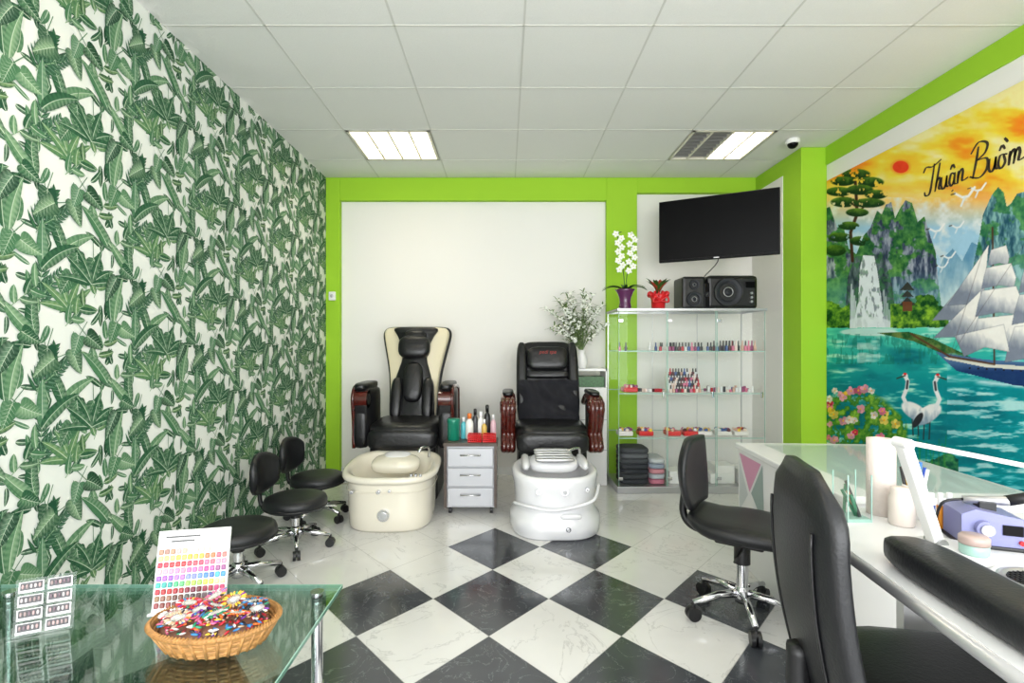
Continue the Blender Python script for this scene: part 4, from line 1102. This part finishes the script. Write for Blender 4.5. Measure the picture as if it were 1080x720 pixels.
for k in range(9):
    a = rnd.uniform(0, 2*PI); b.tube([(gx0+rnd.uniform(-.018, .018), gy0+rnd.uniform(-.018, .018), DZ+0.01), (gx0+0.022*math.cos(a), gy0+0.022*math.sin(a), DZ+rnd.uniform(.06, .10))], 0.004, M_VC, 6, col=rnd.choice([S(220, 220, 215), S(180, 140, 110), S(60, 60, 60), S(60, 120, 90)]))
b.done()
b = B("pen_and_brush_cup")
px_, py_ = 1.07, 1.34
b.lathe([(0.024, 0), (0.026, 0.005), (0.026, 0.085), (0.023, 0.085), (0.022, 0.01), (0, 0.01)], (px_, py_, DZ), M_WHITEPL)
for k, c in enumerate(((40, 80, 180), (230, 140, 40), (240, 200, 60), (40, 40, 40), (200, 60, 80), (60, 120, 200), (230, 230, 230))):
    a = k*0.9; b.tube([(px_+0.01*math.cos(a), py_+0.01*math.sin(a), DZ+0.02), (px_+0.028*math.cos(a), py_+0.028*math.sin(a), DZ+0.13+0.01*(k % 3))], 0.004, M_VC, 8, col=S(*c))
b.done()
b = B("marker_pens")
for k, c in enumerate(((40, 80, 180), (235, 150, 40), (60, 60, 60))):
    x = 1.04+0.022*k; b.cyl((x, 1.25, DZ), (x, 1.25, DZ+0.06), 0.008, M_VC, seg=12, col=S(*c)); b.cyl((x, 1.25, DZ+0.06), (x, 1.25, DZ+0.09), 0.006, M_VC, seg=12, col=S(240, 240, 240))
b.done()
b = B("led_desk_lamp")
lx, ly = 0.955, 1.10
b.lathe([(0.066, 0), (0.072, 0.004), (0.072, 0.012), (0.066, 0.016), (0, 0.016)], (lx, ly, DZ), M_WHITEPL, 36)
A0 = Vector((lx-0.005, ly+0.03, DZ+0.016)); A1 = Vector((0.873, 1.125, 0.985)); A2 = Vector((1.20, 1.10, 0.925))
def bar(p, q, w, th):
    d = q-p; L_ = d.length; X_ = d.normalized(); Y_ = Vector((0, 1, 0)); Y_ = (Y_-X_*Y_.dot(X_)).normalized(); Z_ = X_.cross(Y_)
    Mx = Matrix((( X_.x, Y_.x, Z_.x, (p.x+q.x)/2), (X_.y, Y_.y, Z_.y, (p.y+q.y)/2), (X_.z, Y_.z, Z_.z, (p.z+q.z)/2), (0, 0, 0, 1)))
    b.box((0, 0, 0), (L_, w, th), M_WHITEPL, bevel=0.004, M=Mx)
bar(A0, A1, 0.03, 0.022); bar(A1+Vector((-.01, 0, 0.006)), A2, 0.034, 0.010)
b.cyl(A1+Vector((0, -0.02, 0)), A1+Vector((0, 0.02, 0)), 0.012, M_WHITEPL)
b.cyl(A0+Vector((0, -0.02, 0)), A0+Vector((0, 0.02, 0)), 0.012, M_SILVER)
b.done()
b = B("powder_jar"); b.lathe([(0.022, 0), (0.025, 0.004), (0.025, 0.02), (0.023, 0.022)], (lx+0.02, ly-0.035, DZ+0.016), M_GLEDGE); b.lathe([(0.026, 0.022), (0.026, 0.036), (0.022, 0.04), (0, 0.04)], (lx+0.02, ly-0.035, DZ+0.016), mat("jar_lid", S(180, 158, 150), 0.3)); b.done()
b = B("nail_drill_machine", XF(1.095, 1.17, DZ, -20))
b.prism([(-0.06, 0), (0.06, 0), (0.065, 0.03), (0.05, 0.07), (-0.035, 0.085), (-0.06, 0.072)], 0.09, M_LAVENDER)
b.box((0, 0, 0.004), (0.13, 0.10, 0.008), M_BLKPL, bevel=0.003)
b.cyl((-0.02, -0.045, 0.045), (-0.02, -0.058, 0.045), 0.018, M_LAVENDER); b.cyl((-0.02, -0.058, 0.045), (-0.02, -0.064, 0.045), 0.012, M_SILVER)
b.box((0.03, -0.046, 0.045), (0.035, 0.004, 0.022), M_BLKGL); b.cyl((0.045, -0.045, 0.02), (0.045, -0.051, 0.02), 0.005, M_RED)
b.tube([(-0.04, 0.0, 0.095), (0.04, 0.0, 0.098), (0.11, 0.0, 0.12)], [0.008, 0.011, 0.007], M_SILVER, 12); b.tube([(0.04, 0.0, 0.099), (0.12, 0, 0.123)], 0.012, M_BLKPL, 12)
b.box((0, 0, 0.084), (0.03, 0.03, 0.02), M_BLKPL)
b.tube(catmull([(-0.04, 0, 0.095), (-0.08, 0.0, 0.08), (-0.085, 0.02, 0.01), (-0.05, 0.07, 0.004), (0.05, 0.09, 0.004)]), 0.003, M_BLKPL, 6)
b.done()
b = B("dust_collector")
b.lathe([(0.06, 0), (0.065, 0.005), (0.065, 0.02), (0.055, 0.022), (0.05, 0.016), (0, 0.016)], (0.98, 0.93, DZ), M_SILVER, 36)
for k in range(-5, 6):
    w = math.sqrt(max(0, 0.05**2-(k*0.009)**2)); b.box((0.98+k*0.009, 0.93, DZ+0.018), (0.002, 2*w, 0.003), M_BLKPL); b.box((0.98, 0.93+k*0.009, DZ+0.018), (2*w, 0.002, 0.003), M_BLKPL)
b.done()

# ------------------------------------------------------------- glass table, basket, displays
TZ = 0.45
b = B("glass_coffee_table")
b.bx(-1.58, -0.51, 1.0, 1.607, TZ-0.01, TZ, M_GLASST)
for (a0, a1, c0, c1) in ((-1.58, -0.51, 1.604, 1.607), (-0.513, -0.51, 1.0, 1.607), (-1.58, -0.51, 1.0, 1.003)): b.bx(a0, a1, c0, c1, TZ-0.0101, TZ+0.0001, M_GLEDGE)
b.bx(-1.5, -0.6, 1.08, 1.53, 0.16, 0.168, M_GLASST)
for (x, y) in ((-0.57, 1.55), (-0.57, 1.07), (-1.5, 1.55), (-1.5, 1.07)):
    b.cyl((x, y, 0.0), (x, y, TZ-0.01), 0.017, M_CHROME); b.cyl((x, y, TZ), (x, y, TZ+0.006), 0.02, M_CHROME); b.cyl((x, y, 0), (x, y, 0.01), 0.024, M_CHROME)
    b.cyl((x, y, 0.145), (x, y, 0.18), 0.02, M_CHROME)
b.done()
b = B("wicker_basket")
bx0, by0 = -0.735, 1.30; N = 64
def oval(rx, ry, z, wob=0, ph=0): return [(bx0+rx*math.cos(2*PI*k/N), by0+ry*math.sin(2*PI*k/N), z+wob*math.sin(16*2*PI*k/N+ph)) for k in range(N)]
for k in range(7):
    t = k/6; b.tube(oval(0.12+0.03*t, 0.08+0.022*t, TZ+0.006+0.046*t, 0.0015, k*PI), 0.005, M_WICKER, 7, closed=True)
b.tube(oval(0.153, 0.105, TZ+0.057), 0.007, M_WICKER, 8, closed=True)
for k in range(96):
    a = 2*PI*k/96; a2 = a+0.09
    b.tube([(bx0+0.148*math.cos(a), by0+0.100*math.sin(a), TZ+0.052), (bx0+0.161*math.cos((a+a2)/2), by0+0.113*math.sin((a+a2)/2), TZ+0.059), (bx0+0.151*math.cos(a2), by0+0.103*math.sin(a2), TZ+0.066)], 0.0025, M_WICKER, 5)
for k in range(32):
    a = 2*PI*k/32; b.tube([(bx0+0.122*math.cos(a), by0+0.082*math.sin(a), TZ+0.002), (bx0+0.154*math.cos(a), by0+0.106*math.sin(a), TZ+0.052)], 0.004, M_WICKER, 5)
b.rings([[(bx0+s_*0.12*math.cos(2*PI*k/N), by0+s_*0.08*math.sin(2*PI*k/N), TZ+0.004) for k in range(N)] for s_ in (1, 0.01)], M_WICKER, cap=False)
b.done()
b = B("nail_sample_wheels")
vivid = [S(200, 30, 50), S(230, 110, 150), S(240, 190, 60), S(50, 130, 190), S(235, 235, 235), S(120, 50, 150), S(40, 140, 100), S(230, 110, 40), S(170, 20, 40), S(30, 30, 40), S(215, 180, 150), S(120, 40, 40), S(230, 230, 230)]
b.ball((bx0, by0, TZ+0.04), (0.27, 0.185, 0.05), M_VC, col=S(150, 110, 90), nu=24, nv=8)
for k in range(340):
    a = rnd.uniform(0, 2*PI); q = math.sqrt(rnd.random()); x = bx0+0.132*q*math.cos(a); y = by0+0.088*q*math.sin(a); z = TZ+0.056+0.018*(1-q*q)+0.008*rnd.random()
    b.ball((x, y, z), (0.02, 0.008, 0.005), M_VC, rot=(rnd.uniform(-.5, .5), rnd.uniform(-.5, .5), rnd.uniform(0, PI)), col=rnd.choice(vivid), nu=6, nv=4)
for k, (qx, qy) in enumerate(((-.08, .02), (-.03, .05), (.03, .03), (.085, .03), (-.09, -.03), (-.035, -.02), (.02, -.035), (.07, -.03), (0, .0), (.105, 0), (-.06, -.055))):
    x, y = bx0+qx, by0+qy; z = TZ+0.078+0.012*(1-(qx/.13)**2)
    Mx = Matrix.Translation((x, y, z)) @ Matrix.Rotation(rnd.uniform(-.35, .35), 4, 'X') @ Matrix.Rotation(rnd.uniform(-.35, .35), 4, 'Y')
    b.cyl((0, 0, 0), (0, 0, 0.002), 0.009, M_VC, seg=12, col=S(210, 210, 205), M=Mx)
    base = vivid[k % len(vivid)]
    for j in range(22):
        t = 2*PI*j/22; b.tube([(0.008*math.cos(t), 0.008*math.sin(t), 0.001), (0.018*math.cos(t), 0.018*math.sin(t), 0.002)], 0.0007, M_VC, 4, col=S(225, 225, 220), M=Mx)
        b.ball((0.024*math.cos(t), 0.024*math.sin(t), 0.002), (0.016, 0.0065, 0.004), M_VC, rot=(0, 0, t), col=base if j % 3 else vivid[(j//3+2*k) % len(vivid)], nu=6, nv=4, M=Mx)
b.done()
b = B("nail_colour_display_board", Matrix.Translation((-0.893, 1.445, TZ)) @ Matrix.Rotation(math.radians(12), 4, 'Z') @ Matrix.Rotation(math.radians(-14), 4, 'X'))
b.box((0, 0, 0.110), (0.19, 0.008, 0.22), M_WHITEPL, bevel=0.002)
rows = [[(160, 120, 100), (200, 160, 140), (220, 190, 170), (235, 210, 190), (230, 200, 200)], [(240, 220, 120), (230, 190, 80), (240, 160, 60), (240, 120, 70), (230, 90, 90)],
        [(210, 40, 50), (190, 30, 50), (220, 60, 80), (235, 90, 120), (240, 140, 160)], [(240, 150, 170), (230, 120, 160), (210, 90, 150), (180, 70, 140), (150, 60, 130)],
        [(150, 90, 170), (150, 110, 190), (110, 130, 200), (70, 120, 190), (50, 150, 190)], [(60, 160, 150), (80, 170, 110), (150, 190, 90), (230, 210, 90), (240, 220, 160)],
        [(170, 40, 40), (150, 30, 40), (120, 30, 40), (160, 60, 80), (200, 90, 120)], [(130, 100, 80), (100, 60, 50), (90, 70, 70), (110, 110, 115), (160, 160, 165)], [(130, 60, 60), (100, 40, 40), (70, 40, 40), (40, 40, 80), (20, 20, 24)]]
for j, row in enumerate(rows[::-1]):
    for i in range(12):
        c = row[min(4, i*5//12)]; b.box((-0.083+0.0151*i, -0.006, 0.022+0.0176*j), (0.0125, 0.006, 0.0145), M_VC, bevel=0.004, col=S(*[max(0, min(255, q+rnd.randint(-12, 12))) for q in c]))
for j in range(2): b.box((-0.03, -0.0045, 0.202-0.012*j), (0.09-0.03*j, 0.001, 0.005), M_VC, col=S(60, 60, 60))
b.box((0, 0.04, 0.105), (0.08, 0.006, 0.21), M_WHITEPL, rot=(-0.42, 0, 0)); b.box((0, -0.012, 0.004), (0.19, 0.03, 0.006), M_WHITEPL)
b.done()
b = B("acrylic_card_display", Matrix.Translation((-1.205, 1.335, TZ)) @ Matrix.Rotation(math.radians(26), 4, 'Z') @ Matrix.Rotation(math.radians(-12), 4, 'X') @ Matrix.Scale(0.78, 4))
b.box((0, 0, 0.09), (0.16, 0.003, 0.18), M_GLASS); b.box((0, -0.02, 0.003), (0.16, 0.06, 0.004), M_GLASS); b.box((0, 0.02, 0.002), (0.16, 0.05, 0.004), M_GLASS)
for i in range(2):
    for j in range(4):
        xx = -0.038+0.076*i; zz = 0.025+0.043*j
        b.box((xx, -0.004, zz), (0.066, 0.002, 0.034), M_WHITEPL); b.box((xx, -0.006, zz+0.003), (0.058, 0.002, 0.024), M_VC, col=S(44, 40, 44))
        for q in range(5): b.ball((xx-0.022+0.011*q, -0.008, zz+0.003), (0.008, 0.003, 0.014), M_VC, col=rnd.choice([S(150, 130, 130), S(200, 190, 190), S(110, 90, 100), S(180, 150, 150)]), nu=6, nv=4)
b.done()

# ------------------------------------------------------------- light, world, camera
def area(name, loc, rot, sx, sy, power, col=(1, 1, 1)):
    l = bpy.data.lights.new(name, 'AREA'); l.shape = 'RECTANGLE'; l.size = sx; l.size_y = sy; l.energy = power; l.color = col
    o = bpy.data.objects.new(name, l); o.location = loc; o.rotation_euler = rot; bpy.context.scene.collection.objects.link(o); return o
area("window_daylight", ((XL+XR)/2, YF-0.15, 1.45), (PI/2, 0, 0), 3.9, 2.3, 200, (0.97, 0.99, 1.0))
w = bpy.data.worlds.new("world"); bpy.context.scene.world = w; w.use_nodes = True
bg = w.node_tree.nodes["Background"]; bg.inputs[0].default_value = (0.9, 0.95, 1.0, 1); bg.inputs[1].default_value = 1.2
cam = bpy.data.cameras.new("camera"); cam.sensor_width = 36; cam.lens = 18.0; cam.clip_start = 0.05
cam.shift_x = 7/1080; cam.shift_y = 4/1080
co = bpy.data.objects.new("camera", cam); co.location = (0, 0, CAMH); co.rotation_euler = (PI/2, 0, 0)
bpy.context.scene.collection.objects.link(co); bpy.context.scene.camera = co
vs_ = bpy.context.scene.view_settings
vs_.view_transform = 'Standard'; vs_.look = 'None'; vs_.exposure = 0.06
